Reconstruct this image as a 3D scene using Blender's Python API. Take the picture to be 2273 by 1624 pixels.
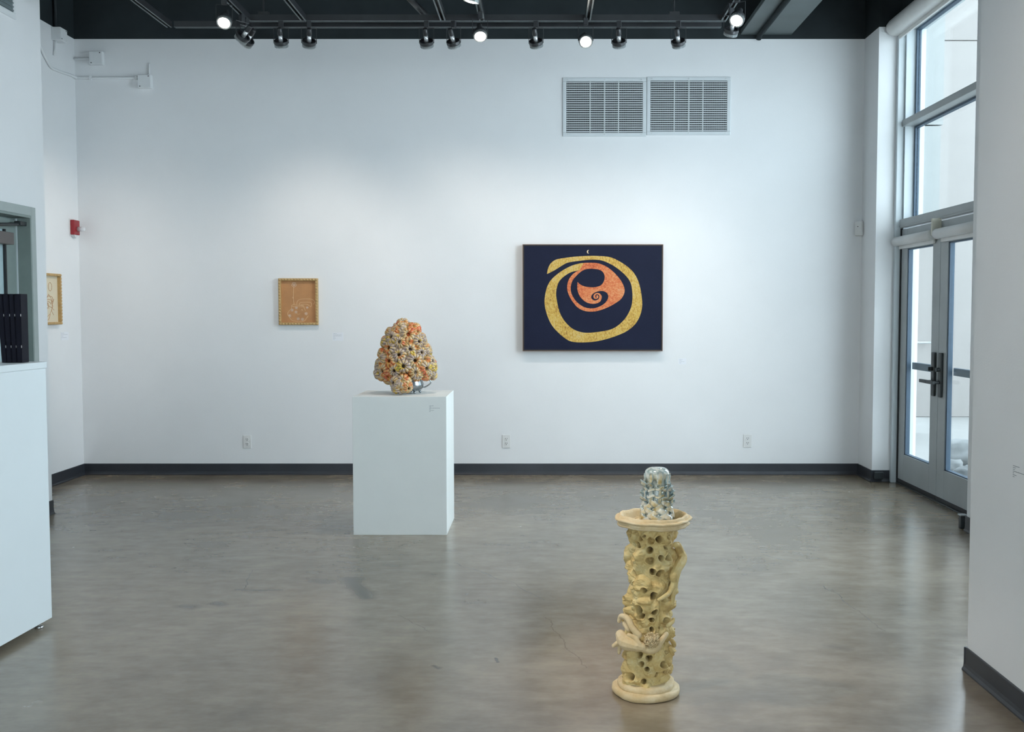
import bpy, bmesh, math, random
import numpy as np
from mathutils import Vector, Matrix, Euler, noise as mnoise
from mathutils.geometry import tessellate_polygon

PI = math.pi
SC = bpy.context.scene
COL = SC.collection
for o in list(bpy.data.objects):
    bpy.data.objects.remove(o)

# ------------------------------------------------------------------ camera
F, CX, CY, H = 2300.0, 1205.0, 812.0, 1.43
PITCH = math.atan(122 / F)
cd = bpy.data.cameras.new('camera')
cd.sensor_fit = 'HORIZONTAL'
cd.sensor_width = 36
cd.lens = F / 2273 * 36
cd.shift_x = -(CX - 1136.5) / 2273
cd.clip_start = 0.05
cam = bpy.data.objects.new('camera', cd)
cam.location = (0, 0, H)
cam.rotation_euler = (PI / 2 - PITCH, 0, 0)
COL.objects.link(cam)
SC.camera = cam

# ------------------------------------------------------------------ world, exposure
SC.view_settings.view_transform = 'Standard'
SC.view_settings.look = 'None'
SC.view_settings.exposure = -0.19
SC.view_settings.gamma = 1.0
SC.view_settings.use_curve_mapping = False
W = bpy.data.worlds.new('overcast_sky')
SC.world = W
W.use_nodes = True
bg = W.node_tree.nodes['Background']
bg.inputs[0].default_value = (0.79, 0.905, 1.0, 1)
bg.inputs[1].default_value = 6.0


def area_light(name, loc, rot, sx, sy, energy, col, portal=False):
    l = bpy.data.lights.new(name, 'AREA')
    l.shape = 'RECTANGLE'
    l.size, l.size_y = sx, sy
    l.energy = energy
    l.color = col
    if portal:
        l.cycles.is_portal = True
    o = bpy.data.objects.new(name, l)
    o.location = loc
    o.rotation_euler = rot
    COL.objects.link(o)
    return o


# added area lights: unseen fill behind the camera and behind the partition
area_light('rear_fill_light', (-0.6, -4.95, 2.1), (PI / 2, 0, 0), 4.6, 2.9, 42, (1.0, 0.97, 0.95))
area_light('side_fill_light', (2.72, -1.4, 2.0), (0, PI / 2, 0), 3.0, 4.0, 50, (0.80, 0.92, 1.0))
area_light('passage_fill_light', (2.70, 5.72, 2.25), (0, PI / 2, 0), 2.5, 1.5, 126, (0.74, 0.895, 1.0))

SPOT_COL = (1.0, 0.90, 0.80)

# ------------------------------------------------------------------ pixel -> world (authoring helpers)
c_, s_ = math.cos(PITCH), math.sin(PITCH)


def ray(u, v):
    a, b = (u - CX) / F, -(v - CY) / F
    return a, c_ + b * s_, -s_ + b * c_


def at_y(u, v, y):
    d = ray(u, v); t = y / d[1]
    return Vector((d[0] * t, y, H + d[2] * t))


def at_x(u, v, x):
    d = ray(u, v); t = x / d[0]
    return Vector((x, d[1] * t, H + d[2] * t))


def at_z(u, v, z):
    d = ray(u, v); t = (z - H) / d[2]
    return Vector((d[0] * t, d[1] * t, z))


# ------------------------------------------------------------------ materials
def nt(name):
    m = bpy.data.materials.new(name)
    m.use_nodes = True
    t = m.node_tree
    b = t.nodes['Principled BSDF']
    return m, t, b


def N(t, kind, **kw):
    n = t.nodes.new(kind)
    for k, v in kw.items():
        if isinstance(k, str) and hasattr(n, k):
            setattr(n, k, v)
    return n


def coords(t, obj=None):
    n = t.nodes.new('ShaderNodeTexCoord')
    if obj is not None:
        n.object = obj
    return n.outputs['Object']


def noise_tex(t, vec, scale, detail=4, rough=0.55):
    n = t.nodes.new('ShaderNodeTexNoise')
    n.inputs['Scale'].default_value = scale
    n.inputs['Detail'].default_value = detail
    n.inputs['Roughness'].default_value = rough
    t.links.new(vec, n.inputs['Vector'])
    return n


def ramp(t, fac, stops, interp='LINEAR'):
    r = t.nodes.new('ShaderNodeValToRGB')
    r.color_ramp.interpolation = interp
    e = r.color_ramp.elements
    while len(e) < len(stops):
        e.new(0.5)
    for el, (p, c) in zip(e, stops):
        el.position = p
        el.color = c if len(c) == 4 else (*c, 1)
    t.links.new(fac, r.inputs[0])
    return r.outputs[0]


def mathn(t, op, a, b=None, clamp=False):
    n = t.nodes.new('ShaderNodeMath')
    n.operation = op
    n.use_clamp = clamp
    for i, q in enumerate((a, b)):
        if q is None:
            continue
        if isinstance(q, (int, float)):
            n.inputs[i].default_value = q
        else:
            t.links.new(q, n.inputs[i])
    return n.outputs[0]


def mix(t, fac, a, b, blend='MIX'):
    n = t.nodes.new('ShaderNodeMix')
    n.data_type = 'RGBA'
    n.blend_type = blend
    for inp, q in ((n.inputs['Factor'], fac), (n.inputs['A'], a), (n.inputs['B'], b)):
        if isinstance(q, (int, float)):
            inp.default_value = q
        elif isinstance(q, tuple):
            inp.default_value = q if len(q) == 4 else (*q, 1)
        else:
            t.links.new(q, inp)
    return n.outputs['Result']


def bump(t, b, h, strength=0.2, dist=0.01):
    n = t.nodes.new('ShaderNodeBump')
    n.inputs['Strength'].default_value = strength
    n.inputs['Distance'].default_value = dist
    t.links.new(h, n.inputs['Height'])
    t.links.new(n.outputs[0], b.inputs['Normal'])


def mat(name, col, rough=0.5, metal=0.0, var=0.06, scale=14.0, bmp=0.0, bscale=180.0, spec=0.5, coat=0.0):
    m, t, b = nt(name)
    v = coords(t)
    n = noise_tex(t, v, scale)
    lo = tuple(max(0, c * (1 - var)) for c in col)
    hi = tuple(min(1, c * (1 + var)) for c in col)
    t.links.new(ramp(t, n.outputs['Fac'], [(0.3, lo), (0.7, hi)]), b.inputs['Base Color'])
    b.inputs['Roughness'].default_value = rough
    b.inputs['Metallic'].default_value = metal
    b.inputs['Specular IOR Level'].default_value = spec
    b.inputs['Coat Weight'].default_value = coat
    if bmp:
        n2 = noise_tex(t, v, bscale, 3)
        bump(t, b, n2.outputs['Fac'], bmp, 0.004)
    return m


def emit_mat(name, col, strength):
    m, t, b = nt(name)
    b.inputs['Base Color'].default_value = (*col, 1)
    b.inputs['Emission Color'].default_value = (*col, 1)
    b.inputs['Emission Strength'].default_value = strength
    return m


def glass_mat(name, tint, refl=0.12, frost=0.0):
    m = bpy.data.materials.new(name)
    m.use_nodes = True
    t = m.node_tree
    t.nodes.remove(t.nodes['Principled BSDF'])
    out = t.nodes['Material Output']
    tr = t.nodes.new('ShaderNodeBsdfTransparent')
    tr.inputs[0].default_value = (*tint, 1)
    gl = t.nodes.new('ShaderNodeBsdfGlossy')
    gl.inputs['Roughness'].default_value = 0.02
    lw = t.nodes.new('ShaderNodeLayerWeight')
    lw.inputs['Blend'].default_value = 0.5
    fr = mathn(t, 'ADD', 0.02, mathn(t, 'MULTIPLY', mathn(t, 'POWER', lw.outputs['Facing'], 5.0), 0.5))
    mx = t.nodes.new('ShaderNodeMixShader')
    t.links.new(fr, mx.inputs[0])
    t.links.new(tr.outputs[0], mx.inputs[1])
    t.links.new(gl.outputs[0], mx.inputs[2])
    t.links.new(mx.outputs[0], out.inputs[0])
    return m


M = {}
M['wall'] = mat('wall_paint', (0.80, 0.81, 0.82), 0.55, var=0.015, scale=2.5, bmp=0.12, bscale=160, spec=0.3)
M['black'] = mat('black_paint', (0.020, 0.027, 0.030), 0.65, var=0.2, scale=3, spec=0.25)
M['beam'] = mat('grey_beam_paint', (0.095, 0.12, 0.125), 0.5, var=0.12, scale=3)
M['base'] = mat('charcoal_vinyl', (0.028, 0.032, 0.040), 0.42, var=0.15, scale=6)
M['plinth'] = mat('plinth_paint', (0.78, 0.80, 0.78), 0.5, var=0.015, scale=5, bmp=0.05, bscale=90)
M['desk'] = mat('desk_laminate', (0.74, 0.79, 0.81), 0.45, var=0.012, scale=3)
M['alu'] = mat('painted_aluminium', (0.40, 0.43, 0.44), 0.42, var=0.04, scale=5, spec=0.4)
M['alu_light'] = mat('pale_frame_paint', (0.60, 0.66, 0.69), 0.45, var=0.03, scale=5)
M['gasket'] = mat('black_gasket', (0.02, 0.022, 0.025), 0.6)
M['gasket_blue'] = mat('dark_glazing_gasket', (0.06, 0.10, 0.15), 0.5)
M['bronze'] = mat('dark_bronze', (0.022, 0.028, 0.031), 0.42)
M['whiteplastic'] = mat('white_plastic', (0.74, 0.74, 0.73), 0.4, var=0.02)
M['cream'] = mat('cream_plastic', (0.62, 0.60, 0.50), 0.4, var=0.02)
M['box'] = mat('painted_box', (0.76, 0.78, 0.79), 0.4, var=0.02)
M['dark'] = mat('dark_hole', (0.02, 0.02, 0.02), 0.7)
M['duct'] = mat('duct_interior', (0.015, 0.018, 0.02), 0.7)
M['grille'] = mat('grille_enamel', (0.66, 0.70, 0.72), 0.25, var=0.02, spec=0.6)
M['grille_dark'] = mat('grille_grey', (0.16, 0.20, 0.21), 0.4)
M['hmframe'] = mat('grey_green_enamel', (0.36, 0.41, 0.40), 0.4, var=0.03)
M['hmdark'] = mat('grey_green_leaf', (0.22, 0.27, 0.255), 0.45, var=0.04)
M['closer'] = mat('brown_closer', (0.10, 0.085, 0.08), 0.4)
M['frost'] = mat('frosted_pane', (0.42, 0.55, 0.58), 0.35, var=0.05, scale=30, bmp=0.1, bscale=60)
M['binder'] = mat('navy_cloth', (0.0025, 0.003, 0.010), 0.6, var=0.2, scale=40, bmp=0.2, bscale=500, spec=0.2)
M['neck'] = mat('bright_lamp_neck', (0.70, 0.72, 0.73), 0.3, metal=0.55, var=0.05)
M['cup'] = mat('tarnished_silver', (0.30, 0.32, 0.33), 0.22, metal=1.0, var=0.25, scale=60)
M['silver'] = mat('brushed_silver', (0.62, 0.63, 0.64), 0.28, metal=1.0, var=0.05)
M['steel'] = mat('galvanised_strut', (0.12, 0.145, 0.15), 0.4, metal=0.6, var=0.15, scale=20)
M['blackmetal'] = mat('black_metal', (0.030, 0.032, 0.035), 0.34, var=0.1)
M['fin'] = mat('grey_heat_fins', (0.34, 0.37, 0.38), 0.4, metal=0.4)
M['red'] = mat('red_alarm_plastic', (0.30, 0.012, 0.02), 0.35, var=0.05)
M['lensclear'] = mat('clear_strobe', (0.70, 0.72, 0.74), 0.12, var=0.1, scale=60)
M['lamp'] = emit_mat('lamp_lens_lit', (1.0, 0.90, 0.78), 26.0)
M['lampdim'] = emit_mat('lamp_lens_side', (1.0, 0.90, 0.78), 3.0)
M['card'] = mat('label_card', (0.80, 0.82, 0.86), 0.4, var=0.01)
M['ink'] = mat('label_ink', (0.27, 0.29, 0.32), 0.6)
M['paleink'] = mat('pale_label_ink', (0.48, 0.50, 0.54), 0.6)
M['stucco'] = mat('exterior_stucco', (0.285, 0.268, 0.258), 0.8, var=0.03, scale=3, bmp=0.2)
M['stucco_shade'] = mat('exterior_panel', (0.245, 0.255, 0.252), 0.8, var=0.03, scale=3)  # stucco with the shaded side's cool tint put into its colour
M['paving'] = mat('exterior_concrete', (0.24, 0.24, 0.236), 0.8, var=0.06, scale=3)
M['stone'] = mat('pale_boulder', (0.18, 0.19, 0.195), 0.8, var=0.15, scale=9, bmp=0.4, bscale=30)
M['glass'] = glass_mat('clear_glass', (0.94, 0.97, 0.965))
M['oak'] = mat('pale_gold_wood', (0.50, 0.33, 0.14), 0.4, var=0.15, scale=30)
M['brownframe'] = mat('brown_wood_strip', (0.16, 0.09, 0.055), 0.45, var=0.15, scale=25)
M['kraft'] = mat('brown_paper', (0.50, 0.245, 0.10), 0.7, var=0.12, scale=9)
M['ivory'] = mat('ivory_paper', (0.70, 0.62, 0.46), 0.7, var=0.03, scale=9)
M['chalk'] = mat('pale_line', (0.72, 0.47, 0.26), 0.6, var=0.1, scale=90)
M['chalkwhite'] = mat('pale_flower', (0.70, 0.58, 0.48), 0.6, var=0.2, scale=120)
M['sepia'] = mat('sepia_line', (0.45, 0.22, 0.09), 0.6)


def canvas_mat(name, stops, scale, rough=0.7, stretch=(1, 1, 1), bmp=0.3):
    m, t, b = nt(name)
    v = coords(t)
    mp = t.nodes.new('ShaderNodeMapping')
    mp.inputs['Scale'].default_value = stretch
    t.links.new(v, mp.inputs[0])
    n = noise_tex(t, mp.outputs[0], scale, 6, 0.75)
    n2 = noise_tex(t, v, 5, 3)
    f = mathn(t, 'ADD', mathn(t, 'MULTIPLY', n.outputs['Fac'], 0.75), mathn(t, 'MULTIPLY', n2.outputs['Fac'], 0.25))
    t.links.new(ramp(t, f, stops), b.inputs['Base Color'])
    b.inputs['Roughness'].default_value = rough
    b.inputs['Specular IOR Level'].default_value = 0.25
    bump(t, b, n.outputs['Fac'], bmp, 0.003)
    return m


M['navy'] = canvas_mat('navy_canvas', [(0.3, (0.0035, 0.006, 0.022)), (0.7, (0.009, 0.014, 0.042))], 160)
M['gold'] = canvas_mat('gold_strokes', [(0.36, (0.22, 0.11, 0.05)), (0.44, (0.50, 0.30, 0.06)), (0.52, (0.62, 0.42, 0.10)),
                                        (0.60, (0.60, 0.46, 0.22)), (0.68, (0.42, 0.36, 0.30))], 95, stretch=(1, 1, 0.6))
M['orange'] = canvas_mat('orange_strokes', [(0.36, (0.34, 0.06, 0.03)), (0.46, (0.60, 0.15, 0.06)), (0.56, (0.68, 0.26, 0.10)),
                                            (0.66, (0.66, 0.36, 0.22))], 95, stretch=(0.7, 1, 1))
M['moon'] = mat('cream_moon', (0.75, 0.62, 0.38), 0.6)


def floor_material():
    m, t, b = nt('polished_concrete')
    v = coords(t)
    big = noise_tex(t, v, 0.55, 5, 0.6)
    mid = noise_tex(t, v, 2.3, 5, 0.62)
    mp = t.nodes.new('ShaderNodeMapping')
    mp.inputs['Scale'].default_value = (1.0, 2.2, 1)
    mp.inputs['Rotation'].default_value = (0, 0, 0.25)
    t.links.new(v, mp.inputs[0])
    st = noise_tex(t, mp.outputs[0], 5.5, 4, 0.62)
    fine = noise_tex(t, v, 26, 2, 0.5)
    f = mathn(t, 'ADD', mathn(t, 'MULTIPLY', big.outputs['Fac'], 0.36), mathn(t, 'MULTIPLY', mid.outputs['Fac'], 0.30))
    f = mathn(t, 'ADD', f, mathn(t, 'MULTIPLY', st.outputs['Fac'], 0.24))
    f = mathn(t, 'ADD', f, mathn(t, 'MULTIPLY', fine.outputs['Fac'], 0.035))
    col = ramp(t, f, [(0.33, (0.122, 0.094, 0.064)), (0.44, (0.204, 0.165, 0.117)), (0.51, (0.260, 0.214, 0.157)), (0.63, (0.348, 0.294, 0.222))])
    # warped coordinates for cracks, floor marks and a painted shadow
    wn = noise_tex(t, v, 5, 4, 0.6)
    wv = t.nodes.new('ShaderNodeVectorMath'); wv.operation = 'SUBTRACT'
    t.links.new(wn.outputs['Color'], wv.inputs[0]); wv.inputs[1].default_value = (0.5, 0.5, 0.5)
    ws = t.nodes.new('ShaderNodeVectorMath'); ws.operation = 'SCALE'
    t.links.new(wv.outputs[0], ws.inputs[0]); ws.inputs['Scale'].default_value = 0.10
    wa = t.nodes.new('ShaderNodeVectorMath'); wa.operation = 'ADD'
    t.links.new(v, wa.inputs[0]); t.links.new(ws.outputs[0], wa.inputs[1])
    sep = t.nodes.new('ShaderNodeSeparateXYZ')
    t.links.new(wa.outputs[0], sep.inputs[0])
    X, Y = sep.outputs[0], sep.outputs[1]
    cr = 0.0

    def seg(a, bb, w, s):
        ax, ay = a.x, a.y
        dx, dy = bb.x - ax, bb.y - ay
        L2 = dx * dx + dy * dy
        px = mathn(t, 'SUBTRACT', X, ax); py = mathn(t, 'SUBTRACT', Y, ay)
        h = mathn(t, 'ADD', mathn(t, 'MULTIPLY', px, dx / L2), mathn(t, 'MULTIPLY', py, dy / L2), True)
        ex = mathn(t, 'SUBTRACT', px, mathn(t, 'MULTIPLY', h, dx)); ey = mathn(t, 'SUBTRACT', py, mathn(t, 'MULTIPLY', h, dy))
        d = mathn(t, 'SQRT', mathn(t, 'ADD', mathn(t, 'MULTIPLY', ex, ex), mathn(t, 'MULTIPLY', ey, ey)))
        k = mathn(t, 'SUBTRACT', 1.0, mathn(t, 'DIVIDE', d, w), True)
        return mathn(t, 'MULTIPLY', k, s)
    cracks = [((1010, 1248), (1130, 1290)), ((1130, 1290), (1205, 1330)), ((1210, 1370), (1300, 1480)), ((880, 1365), (960, 1400)),
              ((560, 1265), (545, 1310)), ((1690, 1230), (1760, 1246)), ((1830, 1300), (1960, 1400))]
    for p, q in cracks:
        cr = mathn(t, 'MAXIMUM', cr, seg(at_z(*p, 0), at_z(*q, 0), 0.004, 0.5))
    stains_and_shadow = [((775, 1285), (815, 1325), 0.07, 0.55), ((700, 1290), (725, 1292), 0.06, 0.40), ((405, 1346), (430, 1347), 0.05, 0.40),
              ((478, 1340), (487, 1343), 0.045, 0.5), ((1600, 1555), (1700, 1545), 0.16, 0.22), ((1080, 1080), (1110, 1084), 0.05, 0.2),  # widest entry paints the clay column's cast shadow on the floor
              ((620, 1310), (530, 1306), 0.02, 0.35), ((1850, 1435), (1880, 1440), 0.05, 0.3), ((1102, 1462), (1104, 1470), 0.012, 0.8),
              ((1360, 1600), (1450, 1612), 0.12, 0.18), ((960, 1476), (970, 1480), 0.015, 0.5)]
    sm = None
    for p, q, w, s in stains_and_shadow:
        k = seg(at_z(*p, 0), at_z(*q, 0), w, s)
        sm = k if sm is None else mathn(t, 'MAXIMUM', sm, k)
    sm = mathn(t, 'MULTIPLY', sm, 1.5, True)
    col = mix(t, sm, col, (0.040, 0.038, 0.034))
    col = mix(t, cr, col, (0.05, 0.045, 0.04))
    t.links.new(col, b.inputs['Base Color'])
    rr = mathn(t, 'ADD', 0.13, mathn(t, 'MULTIPLY', mid.outputs['Fac'], 0.20))
    t.links.new(rr, b.inputs['Roughness'])
    b.inputs['Specular IOR Level'].default_value = 1.0
    return m


M['floor'] = floor_material()


# ------------------------------------------------------------------ mesh helpers
def new_mesh(name, bm, mats, smooth=False):
    me = bpy.data.meshes.new(name)
    bm.normal_update()
    bm.to_mesh(me)
    bm.free()
    for m in (mats if isinstance(mats, (list, tuple)) else [mats]):
        me.materials.append(m)
    if smooth:
        for p in me.polygons:
            p.use_smooth = True
    return me


def link(name, me, parent=None, loc=None, rot=None):
    o = bpy.data.objects.new(name, me)
    COL.objects.link(o)
    if parent is not None:
        o.parent = parent
    if loc is not None:
        o.location = loc
    if rot is not None:
        o.rotation_euler = rot
    return o


def obj(name, bm, mats, parent=None, loc=None, rot=None, smooth=False):
    return link(name, new_mesh(name, bm, mats, smooth), parent, loc, rot)


def tag(o, label=None, cat=None, group=None, kind=None):
    if label: o['label'] = label
    if cat: o['category'] = cat
    if group: o['group'] = group
    if kind: o['kind'] = kind
    return o


def thing(name, label, cat, loc=(0, 0, 0), rot=(0, 0, 0), group=None):
    o = bpy.data.objects.new(name, None)
    o.empty_display_size = 0.1
    COL.objects.link(o)
    o.location = loc
    o.rotation_euler = rot
    return tag(o, label, cat, group)


def struct(name, bm, mats, parent=None, smooth=False):
    o = obj(name, bm, mats, parent, smooth=smooth)
    o['kind'] = 'structure'
    return o


def struct_root(name):
    o = bpy.data.objects.new(name, None)
    COL.objects.link(o)
    o['kind'] = 'structure'
    return o


def B():
    return bmesh.new()


def box(bm, x0, x1, y0, y1, z0, z1, bev=0.0, mi=0, seg=2):
    vs = [bm.verts.new((x, y, z)) for x in (x0, x1) for y in (y0, y1) for z in (z0, z1)]
    q = [(0, 1, 3, 2), (4, 6, 7, 5), (0, 4, 5, 1), (2, 3, 7, 6), (0, 2, 6, 4), (1, 5, 7, 3)]
    fs = [bm.faces.new([vs[i] for i in f]) for f in q]
    for f in fs:
        f.material_index = mi
    if bev:
        es = list({e for f in fs for e in f.edges})
        r = bmesh.ops.bevel(bm, geom=es, offset=bev, segments=seg, affect='EDGES', profile=0.5)
        for f in r['faces']:
            f.material_index = mi
    return bm


def bx(*a, **k):
    return box(B(), *a, **k)


def lathe(bm, prof, n=32, closed=True, mi=0, wob=None):
    rings = []
    for (r, z) in prof:
        if r < 1e-6:
            rings.append([bm.verts.new((0, 0, z))])
        else:
            ring = []
            for i in range(n):
                a = 2 * PI * i / n
                dr, dz = wob(a, r, z) if wob else (0, 0)
                ring.append(bm.verts.new(((r + dr) * math.cos(a), (r + dr) * math.sin(a), z + dz)))
            rings.append(ring)
    for p, q in zip(rings, rings[1:]):
        for i in range(n):
            j = (i + 1) % n
            if len(p) == 1 and len(q) == 1:
                continue
            if len(p) == 1:
                f = bm.faces.new((p[0], q[j], q[i]))
            elif len(q) == 1:
                f = bm.faces.new((p[i], p[j], q[0]))
            else:
                f = bm.faces.new((p[i], p[j], q[j], q[i]))
            f.material_index = mi
    if closed:
        for ring in (rings[0], rings[-1]):
            if len(ring) > 2:
                f = bm.faces.new(ring)
                f.material_index = mi
    bmesh.ops.recalc_face_normals(bm, faces=bm.faces)
    return bm


def catmull(pts, k=8, closed=False):
    P = [Vector(p) for p in pts]
    n = len(P)
    out = []
    for i in range(n if closed else n - 1):
        if closed:
            a, b, c, d = P[i - 1], P[i], P[(i + 1) % n], P[(i + 2) % n]
        else:
            a, b, c, d = P[max(i - 1, 0)], P[i], P[i + 1], P[min(i + 2, n - 1)]
        for j in range(k):
            t = j / k
            out.append(0.5 * ((2 * b) + (c - a) * t + (2 * a - 5 * b + 4 * c - d) * t * t + (3 * b - a - 3 * c + d) * t ** 3))
    if not closed:
        out.append(P[-1].copy())
    return out


def tube(bm, pts, rad, n=8, caps=True, mi=0):
    pts = [Vector(p) for p in pts]
    if not isinstance(rad, (list, tuple)):
        rad = [rad] * len(pts)
    up = None
    rings = []
    for i, p in enumerate(pts):
        d = (pts[min(i + 1, len(pts) - 1)] - pts[max(i - 1, 0)])
        if d.length < 1e-9:
            d = Vector((0, 0, 1))
        d.normalize()
        if up is None:
            up = d.orthogonal().normalized()
        up = (up - d * up.dot(d))
        if up.length < 1e-6:
            up = d.orthogonal()
        up.normalize()
        s = d.cross(up)
        rings.append([bm.verts.new(p + (up * math.cos(2 * PI * k / n) + s * math.sin(2 * PI * k / n)) * rad[i]) for k in range(n)])
    for a, b in zip(rings, rings[1:]):
        for k in range(n):
            f = bm.faces.new((a[k], a[(k + 1) % n], b[(k + 1) % n], b[k]))
            f.material_index = mi
    if caps:
        for r in (rings[0], rings[-1]):
            bm.faces.new(r).material_index = mi
    bmesh.ops.recalc_face_normals(bm, faces=bm.faces)
    return bm


def ball(bm, c, r, seg=10, ring=7, sc=(1, 1, 1)):
    g = bmesh.ops.create_uvsphere(bm, u_segments=seg, v_segments=ring, radius=r)
    for v in g['verts']:
        v.co = Vector((v.co.x * sc[0], v.co.y * sc[1], v.co.z * sc[2])) + Vector(c)
    return bm


def poly_plate(bm, loops, y_front, y_back, conv):
    """flat shape with holes, extruded; loops of 2-D points, conv(pt) -> (x, z)"""
    L3 = [[Vector((*conv(p), 0)) for p in lp] for lp in loops]
    tris = tessellate_polygon(L3)
    flat = [p for lp in L3 for p in lp]
    fv = [bm.verts.new((p.x, y_front, p.y)) for p in flat]
    bv = [bm.verts.new((p.x, y_back, p.y)) for p in flat]
    for t3 in tris:
        if len(set(t3)) == 3:
            try:
                bm.faces.new([fv[i] for i in t3])
                bm.faces.new([bv[i] for i in reversed(t3)])
            except ValueError:
                pass
    k = 0
    for lp in L3:
        n = len(lp)
        for i in range(n):
            a, b = k + i, k + (i + 1) % n
            bm.faces.new((fv[a], fv[b], bv[b], bv[a]))
        k += n
    bmesh.ops.recalc_face_normals(bm, faces=bm.faces)
    return bm


def copy_tree(o, parent=None):
    c = o.copy()
    COL.objects.link(c)
    if parent is not None:
        c.parent = parent
    for ch in list(o.children):
        copy_tree(ch, c)
    return c


def voxel_merge(bm, size, smooth=2):
    me = bpy.data.meshes.new('tmp'); bm.to_mesh(me); bm.free()
    o = bpy.data.objects.new('tmp', me); COL.objects.link(o)
    r = o.modifiers.new('r', 'REMESH'); r.mode = 'VOXEL'; r.voxel_size = size
    s = o.modifiers.new('s', 'SMOOTH'); s.iterations = smooth; s.factor = 0.5
    bpy.context.view_layer.update()
    dg = bpy.context.evaluated_depsgraph_get()
    m2 = bpy.data.meshes.new_from_object(o.evaluated_get(dg))
    bpy.data.objects.remove(o)
    b2 = B(); b2.from_mesh(m2)
    return b2


# ------------------------------------------------------------------ room shell
YB = 9.01          # back wall
XL, XA = -4.015, -3.464
XR, XD = 2.758, 2.95
ZW, ZC = 3.755, 4.6

struct('floor', bx(-4.3, 3.1, -5.2, 9.25, -0.12, 0.0), M['floor'])
bm = bx(-4.3, 3.3, -5.2, 9.25, ZC, ZC + 0.15)
for i in range(36):
    box(bm, -4.2, 3.2, -5 + i * 0.4, -4.8 + i * 0.4, ZC - 0.04, ZC, mi=0)
struct('ceiling', bm, M['black'])


def two_tone(name, boxes):
    """wall of boxes, white below ZW and black above"""
    bm = B()
    for x0, x1, y0, y1, z0, z1 in boxes:
        if z0 < ZW:
            box(bm, x0, x1, y0, y1, z0, min(z1, ZW), mi=0)
        if z1 > ZW:
            box(bm, x0, x1, y0, y1, max(z0, ZW), z1, mi=1)
    return struct(name, bm, [M['wall'], M['black']])


two_tone('wall_back', [(-4.3, 3.1, YB, YB + 0.22, 0, ZC)])
two_tone('wall_left', [(XL - 0.2, XL, 7.1, YB, 0, ZC)])
two_tone('wall_right', [(XR, 3.12, 8.63, YB, 0, ZC), (XR, 3.12, 1.0, 4.95, 0, ZC), (XR, 3.12, 6.5, 6.68, 0, ZC), (XR, 3.12, 4.95, 6.5, 0, 0.9), (XR, 3.12, 4.95, 6.5, 3.6, ZC), (XR, 3.12, -5, -3.6, 0, ZC),
                        (XR, 3.12, -3.6, 1.0, 0, 0.3), (XR, 3.12, -3.6, 1.0, 3.5, ZC), (XD - 0.02, 3.12, 6.68, 8.63, 3.80, ZC)])
DY0, DY1, DZ = 6.10, 7.035, 2.07      # door opening in the left foreground wall
bm = B()
for b6 in [(XA - 0.22, XA, DY1, 7.254, 0, ZC), (XA - 0.22, XA, DY0, DY1, DZ, ZC), (XA - 0.22, XA, -5, DY0, 0, ZC), (XL, XA - 0.22, 7.1, 7.254, 0, ZC)]:
    box(bm, *b6)
struct('wall_left_front', bm, M['wall'])
bm = B()
box(bm, -5.2, XA - 0.22, DY0 - 0.5, DY0 - 0.4, 0, 3)
box(bm, -5.2, -5.1, DY0 - 0.4, 7.1, 0, 3)
box(bm, -5.2, XL, 7.1, 7.2, 0, 3)
struct('wall_side_room', bm, M['wall'])
struct('wall_partition', bx(1.689, 1.83, 1.2, 4.062, 0, ZC, bev=0.004), M['wall'])
bm = B()
for b6 in [(-3.46, XR, -5.2, -5.0, 0, 0.6), (-3.46, XR, -5.2, -5.0, 3.6, ZC), (-3.46, -3.0, -5.2, -5.0, 0.6, 3.6), (1.9, XR, -5.2, -5.0, 0.6, 3.6)]:
    box(bm, *b6)
struct('wall_rear', bm, M['wall'])

# baseboards: charcoal vinyl cove
def cove(bm, p, q, nrm, h=0.098):
    p, q, nrm = Vector(p), Vector(q), Vector(nrm)
    prof = [(0, 0), (0.016, 0), (0.016, 0.006), (0.010, 0.016), (0.007, 0.03), (0.007, h - 0.003), (0.005, h), (0, h)]
    rows = []
    for e in (p, q):
        rows.append([bm.verts.new((e.x + nrm.x * a, e.y + nrm.y * a, b)) for a, b in prof])
    n = len(prof)
    for i in range(n):
        bm.faces.new((rows[0][i], rows[0][(i + 1) % n], rows[1][(i + 1) % n], rows[1][i]))
    bm.faces.new(rows[0]); bm.faces.new(list(reversed(rows[1])))
    bmesh.ops.recalc_face_normals(bm, faces=bm.faces)
    return bm


struct('baseboard_back', cove(B(), (XL, YB, 0), (XR, YB, 0), (0, -1, 0)), M['base'])
struct('baseboard_left', cove(B(), (XL, 7.254, 0), (XL, YB, 0), (1, 0, 0)), M['base'])
bm = cove(B(), (XR, 8.622, 0), (XR, YB, 0), (-1, 0, 0))
cove(bm, (XR - 0.007, 8.63, 0), (XD - 0.03, 8.63, 0), (0, -1, 0))
cove(bm, (XR, 4.2, 0), (XR, 6.69, 0), (-1, 0, 0))
struct('baseboard_right', bm, M['base'])
bm = cove(B(), (XA, DY1 + 0.06, 0), (XA, 7.262, 0), (1, 0, 0))
cove(bm, (XA, 7.254, 0), (XL, 7.254, 0), (0, 1, 0))
struct('baseboard_left_front', bm, M['base'])
bm = cove(B(), (1.689, 1.2, 0), (1.689, 4.070, 0), (-1, 0, 0), 0.094)
cove(bm, (1.68, 4.062, 0), (1.83, 4.062, 0), (0, 1, 0), 0.094)
struct('baseboard_partition', bm, M['base'])

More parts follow.
